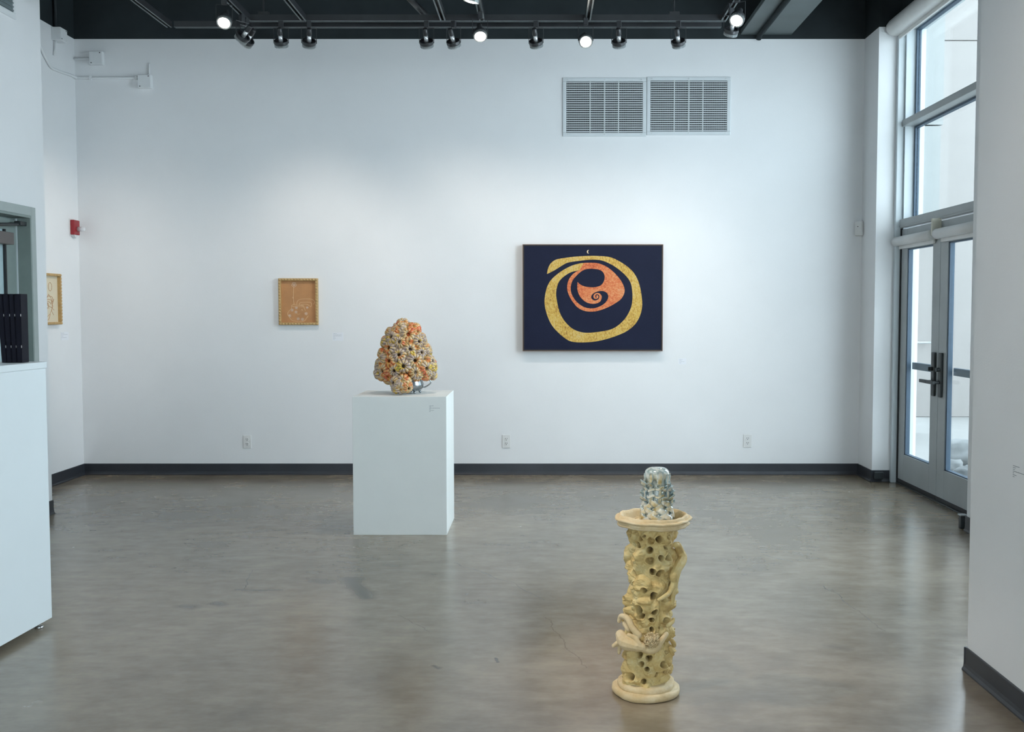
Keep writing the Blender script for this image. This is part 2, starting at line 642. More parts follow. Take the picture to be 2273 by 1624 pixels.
# beam at the upper right (flat soffit with a conduit under it)
a0, a1 = at_z(1634, 90, 3.79), at_z(1749, 86, 3.79)
bt = thing('ceiling_beam', 'wide grey steel beam running under the black ceiling at upper right', 'beam', (0, 0, 0))
bm = B()
box(bm, a0.x, a1.x, 1.0, YB - 0.001, 3.79, 3.83, bev=0.004)
obj('bottom_flange', bm, M['beam'], bt)
obj('web', bx((a0.x + a1.x) / 2 - 0.02, (a0.x + a1.x) / 2 + 0.02, 1.0, YB - 0.001, 3.83, ZC - 0.04), M['beam'], bt)
pc = at_z(1676, 92, 3.765)
obj('conduit', tube(B(), [(pc.x, YB - 0.03, 3.745), (pc.x, YB - 0.05, 3.768), (pc.x, 1.0, 3.768)], 0.022, 12), M['black'], bt, smooth=True)

# ------------------------------------------------------------------ added unseen windows for the fill lights: rear, side, behind the partition
def simple_window(name, along, fixed, a0, a1, z0, z1, n, axis):
    r = struct_root(name)
    fr = B()
    t = 0.06
    def add(b, u0, u1, w0, w1, d0, d1):
        if axis == 'x':
            box(b, u0, u1, fixed + d0, fixed + d1, w0, w1)
        else:
            box(b, fixed + d0, fixed + d1, u0, u1, w0, w1)
    add(fr, a0, a1, z0, z0 + t, -0.05, 0.05); add(fr, a0, a1, z1 - t, z1, -0.05, 0.05)
    for i in range(n + 1):
        u = a0 + (a1 - a0 - t) * i / n
        add(fr, u, u + t, z0 + t, z1 - t, -0.05, 0.05)
    obj('window_frame', fr, M['alu'], r)
    for i in range(n):
        u = a0 + (a1 - a0 - t) * i / n
        g = B(); add(g, u + t, u + (a1 - a0 - t) / n, z0 + t, z1 - t, -0.003, 0.003)
        obj('pane', g, M['glass'], r)
    return r


simple_window('added_window_2', 'x', -5.1, -3.0, 1.9, 0.6, 3.6, 4, 'x')
simple_window('added_window_3', 'y', 3.0, -3.6, 1.0, 0.3, 3.5, 3, 'y')
simple_window('added_window_4', 'y', 3.0, 4.95, 6.5, 0.9, 3.6, 2, 'y')

# ------------------------------------------------------------------ entrance glazing (right)
YJ0, YJ1 = 6.68, 8.63            # opening
w1 = struct_root('window_1')
GX = 3.055                        # glass plane of the upper lights
bm = B()
box(bm, XD - 0.045, XD + 0.012, 8.585, 8.63, 0, 3.70, bev=0.004)
obj('shade_side_channel', bm, M['alu_light'], w1)
bm = B()
box(bm, XD + 0.012, 3.12, 8.56, 8.63, 2.10, 3.78)                       # far jamb reveal
box(bm, XD + 0.012, 3.12, 6.68, 6.74, 2.10, 3.78)
obj('jamb', bm, M['alu_light'], w1)
obj('transom_bar', bx(XD - 0.005, 3.10, 6.74, 8.585, 2.936, 2.990, bev=0.004), M['alu'], w1)
bm = bx(XD - 0.01, 3.10, 6.74, 8.585, 2.112, 2.182, bev=0.004)
box(bm, XD - 0.014, XD - 0.009, 6.74, 8.585, 2.126, 2.131)
obj('head_bar', bm, M['alu'], w1)
obj('door_frame_jamb', bx(XD + 0.0, 3.08, 8.575, 8.63, 0.0, 2.112, bev=0.003), M['alu_light'], w1)
obj('door_frame_jamb', bx(XD + 0.0, 3.08, 6.68, 6.74, 0.0, 2.112, bev=0.003), M['alu_light'], w1)
obj('head_trim', bx(XD, 3.12, 6.74, 8.585, 3.72, 3.80), M['alu_light'], w1)
for z0, z1 in ((2.182, 2.936), (2.990, 3.72)):
    bm = B()
    for b6 in [(8.535, 8.56, z0, z1), (6.74, 6.765, z0, z1)]:
        box(bm, GX - 0.018, GX + 0.018, b6[0], b6[1], b6[2], b6[3])
    box(bm, GX - 0.018, GX + 0.018, 6.765, 8.535, z1 - 0.016, z1)
    box(bm, GX - 0.018, GX + 0.018, 6.765, 8.535, z0, z0 + 0.012)
    obj('glazing_gasket', bm, M['gasket_blue'], w1)
    obj('pane', bx(GX - 0.004, GX + 0.004, 6.765, 8.535, z0 + 0.012, z1 - 0.016), M['glass'], w1)
obj('threshold', bx(XD - 0.01, 3.12, 6.74, 8.575, 0.0, 0.012, bev=0.003), M['bronze'], w1)

# roller shade under the ceiling
rs = thing('window_valance', 'long white roller shade cassette above the tall entrance window', 'window shade', (XD - 0.09, 7.65, 3.72))
bm = B()
n = 14
ring0, ring1 = [], []
prof = [(0.066, 0.074), (0.066, -0.03), (0.05, -0.045)]
for i in range(n + 1):
    a = -PI / 2 - (PI / 2 + 0.4) * i / n
    prof.append((0.01 + 0.065 * math.cos(a), 0.02 + 0.065 * math.sin(a)))
prof.append((-0.03, 0.074))
for yv, rr in ((0.955, ring0), (-0.955, ring1)):
    for px, pz in prof:
        rr.append(bm.verts.new((px, yv, pz)))
for i in range(len(prof)):
    j = (i + 1) % len(prof)
    bm.faces.new((ring0[i], ring0[j], ring1[j], ring1[i]))
bm.faces.new(ring0); bm.faces.new(list(reversed(ring1)))
bmesh.ops.recalc_face_normals(bm, faces=bm.faces)
obj('cassette', bm, M['whiteplastic'], rs)
obj('hem_bar', bx(0.045, 0.062, -0.93, 0.93, -0.075, -0.045, bev=0.004), M['whiteplastic'], rs)

# doors of the entrance
YG = 7.735


def leaf(name, y_h, y_l, gy0, gy1, hand_y):
    """y_h hinge side, y_l lock side, glass between gy0 and gy1"""
    r = struct_root(name)
    a, b = sorted((y_h, y_l))
    X0, X1 = XD + 0.006, XD + 0.050
    bm = B()
    box(bm, X0, X1, a, gy0, 0.04, 2.098, bev=0.003)
    box(bm, X0, X1, gy1, b, 0.04, 2.098, bev=0.003)
    obj('stile', bm, M['alu'], r)
    obj('bottom_rail', bx(X0, X1, gy0, gy1, 0.04, 0.255, bev=0.002), M['alu'], r)
    obj('top_rail', bx(X0, X1, gy0, gy1, 1.935, 2.098, bev=0.002), M['alu'], r)
    bm = B()
    gx = X0 + 0.028
    for y0, y1, z0, z1 in ((gy0, gy0 + .02, .255, 1.935), (gy1 - .02, gy1, .255, 1.935), (gy0, gy1, .255, .263), (gy0, gy1, 1.925, 1.935)):
        box(bm, X0 + 0.008, X1 - 0.002, y0, y1, z0, z1)
    obj('glazing_gasket', bm, M['gasket_blue'], r)
    obj('pane', bx(gx - 0.003, gx + 0.003, gy0 + .02, gy1 - .02, .263, 1.925), M['glass'], r)
    bm = bx(X1 + 0.02, X1 + 0.05, gy0 - 0.02, gy1 + 0.02, 0.955, 1.012, bev=0.004)
    obj('push_bar', bm, M['gasket_blue'], r)  # dark blue puts the bar's backlit silhouette into its colour
    obj('door_sweep', bx(X0 - 0.004, X1, a, b, 0.013, 0.042), M['gasket'], r)
    # handle set
    pb = bx(X0 - 0.020, X0, hand_y - 0.028, hand_y + 0.028, 0.79, 1.12, bev=0.006)
    pl = obj('lock_plate', pb, M['bronze'], r)
    bm = B()
    lathe(bm, [(0.0, 0), (0.016, 0), (0.016, 0.012), (0.013, 0.018), (0, 0.018)], 16)
    bmesh.ops.rotate(bm, verts=bm.verts, matrix=Matrix.Rotation(-PI / 2, 3, 'Y'))
    box(bm, -0.032, -0.016, -0.004, 0.004, -0.014, 0.014, bev=0.002)
    bmesh.ops.translate(bm, verts=bm.verts, vec=(X0 - 0.020, hand_y, 0.995))
    obj('thumb_turn', bm, M['bronze'], pl, smooth=False)
    bm = B()
    tube(bm, [(X0 - 0.02, hand_y, 0.90), (X0 - 0.062, hand_y, 0.90)], 0.011, 12)
    s = 1 if y_h > y_l else -1
    s = 1
    box(bm, X0 - 0.075, X0 - 0.052, min(hand_y - 0.012 * s, hand_y + 0.125 * s), max(hand_y - 0.012 * s, hand_y + 0.125 * s), 0.886, 0.912, bev=0.004)
    obj('lever', bm, M['bronze'], pl)
    return r


leaf('door_1', 8.572, YG + 0.003, 7.885, 8.445, 7.80)
leaf('door_2', 6.743, YG - 0.003, 7.025, 7.592, 7.665)
obj('hinge_gap', bx(XD - 0.004, XD + 0.03, 8.571, 8.600, 0.012, 2.108), M['gasket'], bpy.data.objects['door_1'])

for k, (y0, y1) in enumerate(((7.80, 8.60), (6.90, 7.70))):
    t = thing('window_blind', ['short white rolled shade on the left glass door', 'short white rolled shade on the right glass door beside the grey wall'][k],
              'window shade', (XD - 0.035, (y0 + y1) / 2, 2.0), group=None)
    hl = (y1 - y0) / 2
    obj('roll', tube(B(), [(0, -hl, 0), (0, hl, 0)], 0.038, 20), M['whiteplastic'], t, smooth=False)
    for p in bpy.data.meshes[t.children[0].data.name].polygons:
        p.use_smooth = len(p.vertices) == 4
    obj('end_cap', tube(B(), [(0, -hl - 0.006, 0), (0, -hl, 0)], 0.040, 20), M['cream'] if k else M['whiteplastic'], t)
    obj('end_cap', tube(B(), [(0, hl, 0), (0, hl + 0.006, 0)], 0.040, 20), M['whiteplastic'], t)
    obj('hem_bar', bx(0.018, 0.034, -hl + 0.02, hl - 0.02, -0.062, -0.034, bev=0.003), M['whiteplastic'], t)
t = thing('shade_bracket', 'small cream bracket on the door head between the two rolled shades', 'bracket', (XD - 0.012, 7.755, 2.065))
obj('plate', bx(0, 0.018, -0.035, 0.035, -0.03, 0.055, bev=0.003), M['cream'], t)
obj('arm', bx(-0.055, 0.004, -0.030, -0.012, -0.075, 0.05, bev=0.004), M['cream'], t)

# door holder on the floor by the near jamb
t = thing('door_holder', 'small black door holder at the floor by the grey wall end', 'door stop', at_z(2137, 1172, 0))
obj('post', bx(-0.022, 0.018, -0.02, 0.02, 0, 0.085, bev=0.004), M['bronze'], t)
obj('cap', bx(-0.027, 0.023, -0.025, 0.025, 0.085, 0.094, bev=0.003), M['alu'], t)
t = thing('baseboard_holder', 'small black bumper on the dark baseboard left of the glass doors', 'door stop', (2.80, 8.61, 0.055))
obj('bumper', bx(-0.03, 0.045, -0.022, 0.005, -0.028, 0.034, bev=0.006), M['bronze'], t)

# ------------------------------------------------------------------ outside
struct('floor_outside', bx(3.12, 15.0, 4.5, 15.0, -0.12, -0.005), M['paving'])
eb = thing('exterior_building', 'pale stucco building seen overexposed through the entrance glass', 'building', (6.2, 14, 0))
q = 14.0
bm = B()
zj = at_y(2120, 90, q).z
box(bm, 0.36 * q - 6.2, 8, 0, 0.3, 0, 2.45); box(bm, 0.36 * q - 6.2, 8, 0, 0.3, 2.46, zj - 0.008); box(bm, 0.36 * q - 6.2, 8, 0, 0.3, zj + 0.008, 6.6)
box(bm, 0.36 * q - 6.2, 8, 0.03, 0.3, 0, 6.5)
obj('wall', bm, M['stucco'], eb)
q = 12.0
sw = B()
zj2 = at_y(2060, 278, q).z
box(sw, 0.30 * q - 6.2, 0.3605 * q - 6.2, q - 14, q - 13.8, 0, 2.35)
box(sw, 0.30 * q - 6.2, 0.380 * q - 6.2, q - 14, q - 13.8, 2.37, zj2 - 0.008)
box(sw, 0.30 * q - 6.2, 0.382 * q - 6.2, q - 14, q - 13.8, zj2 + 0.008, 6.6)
obj('side_panel', sw, M['stucco_shade'], eb)
t = thing('exterior_rail', 'thin grey metal rail outside, behind the left glass door', 'rail', (0, 0, 0))
a, b = at_y(2034, 760, 13.93), at_y(2066, 760, 13.93)
obj('bar', tube(B(), [a, b], 0.013, 10), M['alu'], t, smooth=True)
for px in (a.x + 0.05, b.x - 0.05):
    obj('bracket', tube(B(), [(px, 13.93, a.z), (px, 13.998, a.z)], 0.012, 8), M['alu'], t)
random.seed(5)
for i, (u, v, r) in enumerate(((2112, 1046, 0.14), (2145, 1056, 0.12), (2134, 1020, 0.22))):
    p = at_z(u, v + 18, -0.005)
    bm = B()
    bmesh.ops.create_icosphere(bm, subdivisions=3, radius=r)
    for vv in bm.verts:
        d = vv.co.normalized()
        vv.co *= 0.85 + 0.35 * mnoise.noise(d * 1.6 + Vector((i * 7, 0, 0)))
        vv.co.z = vv.co.z * 0.75 + r * 0.6
        if vv.co.z < 0: vv.co.z = 0
    o = obj('boulder', bm, M['stone'], loc=p, smooth=True)
    tag(o, ['pale boulder outside at the glass, left of the three', 'pale boulder outside, rightmost and closest to the door edge', 'larger pale boulder outside behind the other two'][i], 'rock')

# ------------------------------------------------------------------ left foreground door
d3 = struct_root('door_3')
bm = B()
box(bm, XA - 0.06, XA + 0.012, DY1, DY1 + 0.062, 0, DZ + 0.06, bev=0.003)
box(bm, XA - 0.06, XA + 0.012, DY0 - 0.062, DY0, 0, DZ + 0.06, bev=0.003)
box(bm, XA - 0.06, XA + 0.012, DY0, DY1, DZ, DZ + 0.06, bev=0.003)
obj('door_frame', bm, M['hmframe'], d3)
bm = B()
box(bm, XA - 0.22, XA + 0.0115, DY1 - 0.016, DY1 - 0.0005, 0, DZ)
box(bm, XA - 0.22, XA + 0.0115, DY0, DY1 - 0.016, DZ - 0.016, DZ - 0.0005)
obj('door_reveal', bm, M['hmdark'], d3)
lx = XA - 0.085
obj('door_edge_seal', bx(lx - 0.002, lx + 0.008, DY1 - 0.024, DY1 - 0.017, 0.01, DZ - 0.02), M['alu_light'], d3)
bm = B()
box(bm, lx - 0.045, lx, DY1 - 0.155, DY1 - 0.024, 0.01, DZ - 0.03)
box(bm, lx - 0.045, lx, DY0, DY0 + 0.13, 0.01, DZ - 0.03)
box(bm, lx - 0.045, lx, DY0 + 0.13, DY1 - 0.155, 1.97, DZ - 0.03)
box(bm, lx - 0.045, lx, DY0 + 0.13, DY1 - 0.155, 0.01, 0.26)
obj('stile', bm, M['hmdark'], d3)
obj('glazing_gasket', bx(lx - 0.02, lx + 0.004, DY1 - 0.172, DY1 - 0.155, 0.26, 1.97), M['gasket'], d3)
obj('pane', bx(lx - 0.03, lx - 0.012, DY0 + 0.13, DY1 - 0.172, 0.26, 1.97), M['frost'], d3)
cl = obj('door_closer', bx(lx, lx + 0.065, DY0 + 0.25, DY1 - 0.17, 1.865, 1.945, bev=0.005), M['closer'], d3)
bm = B()
tube(bm, [(lx + 0.04, DY0 + 0.5, 1.945), (lx + 0.055, DY1 - 0.35, 1.985), (lx + 0.055, DY1 - 0.06, 2.01)], 0.011, 8)
box(bm, lx + 0.03, lx + 0.075, DY1 - 0.1, DY1 - 0.02, 2.0, 2.028, bev=0.003)
obj('closer_arm', bm, M['bronze'], cl)

# grille high on the left foreground wall
def grille_slat_mesh(name, w, d, th, m):
    bm = bx(-w / 2, w / 2, -d / 2, d / 2, -th / 2, th / 2, bev=th * 0.3, seg=1)
    return new_mesh(name, bm, m)


gl = thing('wall_grille', 'white louvred grille high on the left foreground wall', 'vent', (XA, 6.56, 3.60), (0, 0, PI / 2))
bm = B()
for b6 in [(-.35, .35, -.265, -.225), (-.35, .35, .225, .265), (-.35, -.32, -.225, .225), (.32, .35, -.225, .225)]:
    box(bm, b6[0], b6[1], -0.008, 0.0, b6[2], b6[3], bev=0.002)
obj('frame', bm, M['box'], gl)
obj('backing', bx(-.32, .32, -0.003, -0.001, -.225, .225), M['grille_dark'], gl)
sm = grille_slat_mesh('slat', 0.64, 0.014, 0.008, M['grille_dark'])
for i in range(18):
    link('slat', sm, gl, (0, -0.006, -0.213 + i * 0.025), (0.5, 0, 0))

# ------------------------------------------------------------------ reception desk and binders
dk = thing('reception_desk', 'tall pale reception counter at the left edge below the navy binders', 'counter', (-2.245, 4.674, 0), (0, 0, math.radians(-3.0)))
obj('body', bx(-0.62, 0, -2.6, 0, 0.03, 1.172, bev=0.003), M['desk'], dk)
obj('countertop', bx(-0.64, 0.004, -2.6, 0.004, 1.172, 1.202, bev=0.003), M['desk'], dk)
for px, py in ((-0.03, -0.06), (-0.58, -0.06), (-0.03, -2.5), (-0.58, -2.5), (-0.03, -1.3)):
    ft = lathe(B(), [(0, 0), (0.019, 0), (0.020, 0.006), (0.015, 0.011), (0.007, 0.013), (0.007, 0.031), (0, 0.031)], 16)
    obj('foot', ft, M['silver'], dk, (px, py, 0), smooth=True)

BH = 0.302
bl_labels = ['navy binder cut by the left picture edge on the pale counter', 'navy binder second from the left edge on the counter',
             'navy binder third from the left edge on the counter', 'rightmost navy binder, its side cover showing at the end of the row']
bots = [3.5, 15.5, 26.6, 38.0, 49.0]
tops = [-9.0, 5.5, 19.5, 30.5, 45.0]
ctop = 1.203
for i in range(4):
    yb = 4.555
    xb0, xb1 = at_y(bots[i], 803, yb).x, at_y(bots[i + 1], 803, yb).x - 0.0008
    xt0, xt1 = at_y(tops[i], 652, yb).x, at_y(tops[i + 1], 652, yb).x - 0.0008
    cx0 = (xb0 + xb1) / 2
    t = thing('binder', bl_labels[i], 'binder', (cx0, yb, ctop), group='navy binders on the counter')

    def prism(bm, f0, f1, y0, y1, z0=0.0, z1=BH):
        def xx(f, z):
            k = z / BH
            return (xb0 + (xb1 - xb0) * f) * (1 - k) + (xt0 + (xt1 - xt0) * f) * k - cx0
        vs = [bm.verts.new((xx(f, z), y, z)) for f in (f0, f1) for y in (y0, y1) for z in (z0, z1)]
        qs = [(0, 1, 3, 2), (4, 6, 7, 5), (0, 4, 5, 1), (2, 3, 7, 6), (0, 2, 6, 4), (1, 5, 7, 3)]
        fs = [bm.faces.new([vs[j] for j in q4]) for q4 in qs]
        es = list({e for f in fs for e in f.edges})
        bmesh.ops.bevel(bm, geom=es, offset=0.0012, segments=2, affect='EDGES')
        return bm
    obj('spine', prism(B(), 0.06, 0.94, 0.0, 0.012), M['binder'], t)
    obj('cover', prism(B(), 0.0, 0.10, 0.002, 0.064), M['binder'], t)
    obj('cover', prism(B(), 0.90, 1.0, 0.002, 0.064), M['binder'], t)
    obj('pages', prism(B(), 0.14, 0.86, 0.013, 0.060, 0.004, BH - 0.006), M['dark'], t)
    for zz in (0.065, 0.203):
        obj('spine_rivet', prism(B(), 0.955, 1.01, -0.0012, 0.004, zz, zz + 0.011), M['silver'], t)

# ------------------------------------------------------------------ wall vents
def vent(label, x0, x1, z0, z1, group):
    r = thing('wall_vent', label, 'vent', ((x0 + x1) / 2, YB, (z0 + z1) / 2), group=group)
    w, h = (x1 - x0) / 2, (z1 - z0) / 2
    fw = 0.032
    bm = B()
    for b in [(-w, w, h - fw, h), (-w, w, -h, -h + fw), (-w, -w + fw, -h + fw, h - fw), (w - fw, w, -h + fw, h - fw)]:
        box(bm, b[0], b[1], -0.012, 0, b[2], b[3], bev=0.004)
    obj('frame', bm, M['grille'], r)
    obj('duct_back', bx(-w + fw, w - fw, -0.0022, -0.0008, -h + fw, h - fw), M['duct'], r)
    bm = B()
    nb = 34
    for i in range(nb):
        xx = -w + fw + (2 * (w - fw)) * (i + 0.5) / nb
        box(bm, xx - 0.0012, xx + 0.0012, -0.007, -0.0022, -h + fw, h - fw)
    o = obj('rear_blades', bm, M['grille_dark'], r); o['kind'] = 'stuff'
    n = 23
    me = grille_slat_mesh('slat', 2 * (w - fw), 0.012, 0.0088, M['grille'])
    for i in range(n):
        link('slat', me, r, (0, -0.0085, -h + fw + (2 * (h - fw)) * (i + 0.5) / n), (0.45, 0, 0))
    for f in (-0.345, 0.0, 0.335):
        obj('support_bar', bx(f * w - 0.004, f * w + 0.004, -0.0135, -0.004, -h + fw, h - fw), M['grille'], r)
    scr = lathe(B(), [(0, 0), (0.005, 0), (0.004, 0.003), (0, 0.0035)], 10)
    bmesh.ops.rotate(scr, verts=scr.verts, matrix=Matrix.Rotation(PI / 2, 3, 'X'))
    sme = new_mesh('screw', scr, M['silver'])
    for sx in (-0.88, 0.0, 0.88):
        for sz in (h - fw / 2, -h + fw / 2):
            link('screw', sme, r, (sx * w, -0.012, sz))


va, vb, vc = at_y(1249, 173, YB), at_y(1434, 303, YB), at_y(1435, 171, YB)
vd = at_y(1621, 300, YB)
vent('left one of the paired white return air grilles high on the back wall', va.x, vb.x, vb.z, va.z, 'air grilles on the back wall')
vent('right one of the paired white return air grilles high on the back wall', vb.x + 0.004, vd.x, vd.z, vc.z, 'air grilles on the back wall')

# ------------------------------------------------------------------ outlets
def outlet_proto():
    r = thing('wall_outlet', '', 'outlet')
    obj('cover_plate', bx(-0.036, 0.036, -0.007, 0, -0.058, 0.058, bev=0.003), M['whiteplastic'], r)
    for zz in (0.020, -0.020):
        bm = lathe(B(), [(0, 0), (0.0165, 0), (0.0165, 0.003), (0, 0.003)], 20)
        bmesh.ops.rotate(bm, verts=bm.verts, matrix=Matrix.Rotation(PI / 2, 3, 'X'))
        f = obj('socket', bm, M['whiteplastic'], r, (0, -0.007, zz))
        sl = B()
        box(sl, -0.0085, -0.0055, -0.0012, 0.001, 0.000, 0.010); box(sl, 0.0055, 0.0085, -0.0012, 0.001, 0.000, 0.010)
        box(sl, -0.0028, 0.0028, -0.0012, 0.001, -0.010, -0.0045)
        obj('slots', sl, M['dark'], f, (0, -0.003, 0))
    return r


op = outlet_proto()
for i, (u, v, lab) in enumerate(((549, 980, 'white wall outlet on the back wall left of the plinth'),
                                 (1124, 979, 'white wall outlet below the navy painting, right of the plinth'),
                                 (1659, 978, 'white wall outlet on the back wall nearest the glass doors'))):
    o = op if i == 0 else copy_tree(op)
    o.location = at_y(u, v, YB)
    tag(o, lab, 'outlet', 'outlets on the back wall')

# ------------------------------------------------------------------ junction boxes and conduit
def jbox(label, loc, rotz, w, h, d):
    r = thing('junction_box', label, 'junction box', loc, (0, 0, rotz), 'white junction boxes in the left corner')
    obj('body', bx(-w / 2, w / 2, -d, 0, -h / 2, h / 2, bev=0.004), M['box'], r)
    obj('lid', bx(-w / 2 + .003, w / 2 - .003, -d - 0.003, -d, -h / 2 + .003, h / 2 - .003, bev=0.001), M['box'], r)
    for sx, sz in ((0.33, 0.38), (-0.33, -0.38)):
        obj('screw', bx(sx * w - .004, sx * w + .004, -d - 0.005, -d - 0.003, sz * h - .004, sz * h + .004), M['dark'], r)
    return r


b1, b2 = at_y(212, 128, YB - 0.05), at_y(320, 180, YB - 0.05)
j1 = jbox('small white junction box on the back wall near the left corner, upper one', (b1.x, YB, b1.z), 0, 0.112, 0.112, 0.05)
j2 = jbox('white junction box where the long conduit ends on the back wall', (b2.x, YB, b2.z), 0, 0.112, 0.112, 0.05)
b3 = at_x(133, 80, XL + 0.03)
j3 = jbox('white junction box on the left wall touching the black upper band', (XL, b3.y - 0.03, b3.z), PI / 2, 0.12, 0.105, 0.075)
cq = [at_x(84, 90, XL + .012), at_x(98, 122, XL + .012), at_x(112, 147, XL + .012), at_x(122, 154, XL + .012), at_x(140, 161, XL + .012)]
zc = at_y(300, 173, YB - .012).z
pts = [tuple(p) for p in cq] + [(XL + 0.013, YB - 0.09, zc + 0.005), (XL + 0.022, YB - 0.035, zc), (XL + 0.06, YB - 0.013, zc), (b2.x - 0.056, YB - 0.013, zc)]
cd_ = thing('wall_conduit', 'long white painted conduit bending round the left corner to a box', 'conduit', (XL, YB, zc))
obj('pipe', tube(B(), [Vector(p) - Vector((XL, YB, zc)) for p in catmull(pts, 5)], 0.0115, 10), M['box'], cd_, smooth=True)
for p in ((XL + 0.14, YB), (b2.x - 0.08, YB)):
    obj('strap', bx(p[0] - XL - 0.01, p[0] - XL + 0.01, -0.03, 0.0, -0.016, 0.016, bev=0.003), M['box'], cd_)
cd2 = thing('wall_conduit', 'short white conduit joining the upper junction box to the left corner', 'conduit', (XL, YB, b1.z))
obj('pipe', tube(B(), [(0.0, -0.012, 0), (b1.x - 0.056 - XL, -0.012, 0)], 0.010, 10), M['box'], cd2, smooth=True)
cd3 = thing('wall_conduit', 'thin vertical conduit stub rising from the lower junction box', 'conduit', (b2.x + 0.03, YB, b2.z + 0.056))
obj('pipe', tube(B(), [(0, -0.010, 0), (0, -0.010, 0.095), (0, 0.0, 0.105)], 0.007, 10), M['box'], cd3, smooth=True)
cd4 = thing('wall_conduit', 'black conduit running up the black band of the left wall', 'conduit', (XL, b3.y - 0.03, b3.z + 0.053))
obj('pipe', tube(B(), [(0.02, -0.02, 0), (0.02, -0.025, 0.3), (0.02, -0.03, 0.55)], 0.013, 10), M['black'], cd4, smooth=True)
cd5 = thing('wall_conduit', 'short white pipe hanging under the left wall junction box', 'conduit', (XL, b3.y - 0.06, b3.z - 0.053))
obj('pipe', tube(B(), [(0.02, 0, 0), (0.02, 0, -0.05), (0.006, 0, -0.12)], 0.010, 10), M['box'], cd5, smooth=True)

# ------------------------------------------------------------------ fire alarm, motion sensor
fa = thing('fire_alarm', 'red fire alarm strobe on the left wall by the corner', 'alarm', (XL, 8.892, 2.137), (0, 0, PI / 2))
obj('back_plate', bx(-0.062, 0.062, -0.006, 0, -0.068, 0.075, bev=0.002), M['whiteplastic'], fa)
bm = bx(-0.055, 0.055, -0.040, -0.006, -0.060, 0.066, bev=0.006)
obj('body', bm, M['red'], fa)
bm = lathe(B(), [(0, 0), (0.020, 0), (0.020, 0.05), (0.014, 0.062), (0, 0.066)], 16)
bmesh.ops.rotate(bm, verts=bm.verts, matrix=Matrix.Rotation(PI / 2, 3, 'X'))
obj('strobe_lens', bm, M['lensclear'], fa, (0.012, -0.040, -0.008), smooth=True)
bm = B()
vs = [bm.verts.new(p) for p in ((-0.04, -0.036, -0.060), (0.04, -0.036, -0.060), (0, -0.030, -0.088), (-0.04, -0.004, -0.060), (0.04, -0.004, -0.060), (0, -0.004, -0.088))]
for f in ((0, 1, 2), (3, 5, 4), (0, 3, 4, 1), (1, 4, 5, 2), (0, 2, 5, 3)):
    bm.faces.new([vs[i] for i in f])
obj('light_guide', bm, M['lensclear'], fa)
ms = thing('motion_sensor', 'small white motion sensor in the right corner of the back wall', 'sensor', (XR, YB, 2.14), (0, 0, -PI / 4))
obj('body', bx(-0.034, 0.034, -0.066, -0.028, -0.063, 0.063, bev=0.010, seg=3), M['whiteplastic'], ms)
obj('mount', bx(-0.024, 0.024, -0.030, -0.004, -0.05, 0.05), M['whiteplastic'], ms)
obj('lens_window', bx(-0.024, 0.024, -0.068, -0.064, -0.045, 0.0, bev=0.001), M['whiteplastic'], ms)
obj('indicator', bx(-0.006, 0.002, -0.068, -0.065, 0.012, 0.018), M['dark'], ms)

# ------------------------------------------------------------------ wall labels (small print, illegible in the photograph)
def text_lines(parent, lines, lh, th, y, m=None):
    random.seed(hash(str(lines)) % 1000 if False else len(lines) * 7 + int(lines[0] * 1000))
    z = 0
    for w in lines:
        if w > 0:
            bm = B()
            x = 0
            while x < w:
                ww = min(random.uniform(0.25, 0.6) * lh * 3, w - x)
                if ww < lh * 0.2:
                    break
                box(bm, x, x + ww, y - 0.0006, y, z - th, z)
                x += ww + lh * 0.35
            obj('text_line', bm, m or M['ink'], parent)
        z -= lh


def label(label_, loc, rotz, card, lines, lh, th):
    t = thing('wall_label', label_, 'label', loc, (0, 0, rotz))
    if card:
        obj('card', bx(-0.008, card[0], -0.0015, 0, -card[1], 0.008), M['card'], t)
    text_lines(t, lines, lh, th, -0.0015 if card else 0.0, M['paleink'])
    return t


p = at_y(740, 740, YB)
label('small pale label on the wall right of the brown drawing', p, 0, (0.085, 0.062), [0.028, 0.072, 0.070, 0.014, 0.022, 0.010], 0.0095, 0.003)
p = at_y(1508, 797, YB)
label('small pale label on the wall right of the navy painting', p, 0, (0.06, 0.045), [0.03, 0.022, 0.045, 0.02], 0.010, 0.0028)
p = at_x(136, 739, XL)
label('small pale label on the left wall beside the ivory drawing', p, PI / 2, (0.13, 0.06), [0.05, 0.11, 0.03, 0.09], 0.012, 0.003)

# ------------------------------------------------------------------ painting
PD = 0.068
x0, x1 = at_y(1160, 600, YB - PD).x, at_y(1472, 600, YB - PD).x
z1, z0 = at_y(1300, 542, YB - PD).z, at_y(1300, 779, YB - PD).z
pt = thing('painting', 'large navy painting with a gold swirl and an orange inner swirl', 'painting', ((x0 + x1) / 2, YB, (z0 + z1) / 2))
hw, hh = (x1 - x0) / 2, (z1 - z0) / 2
obj('canvas', bx(-hw + 0.008, hw - 0.008, -PD + 0.004, -0.002, -hh + 0.008, hh - 0.008), M['navy'], pt)
bm = B()
for b in [(-hw, hw, hh - .005, hh), (-hw, hw, -hh, -hh + .005), (-hw, -hw + .005, -hh + .005, hh - .005), (hw - .005, hw, -hh + .005, hh - .005)]:
    box(bm, b[0], b[1], -PD, 0, b[2], b[3])
obj('frame', bm, M['brownframe'], pt)
bm = B()
i0 = 0.0052; i1 = 0.014
for b in [(-hw + i0, hw - i0, hh - i1, hh - i0), (-hw + i0, hw - i0, -hh + i0, -hh + i1), (-hw + i0, -hw + i1, -hh + i1, hh - i1), (hw - i1, hw - i0, -hh + i1, hh - i1)]:
    box(bm, b[0], b[1], -PD + 0.001, -0.003, b[2], b[3])
obj('inner_liner', bm, M['dark'], pt)

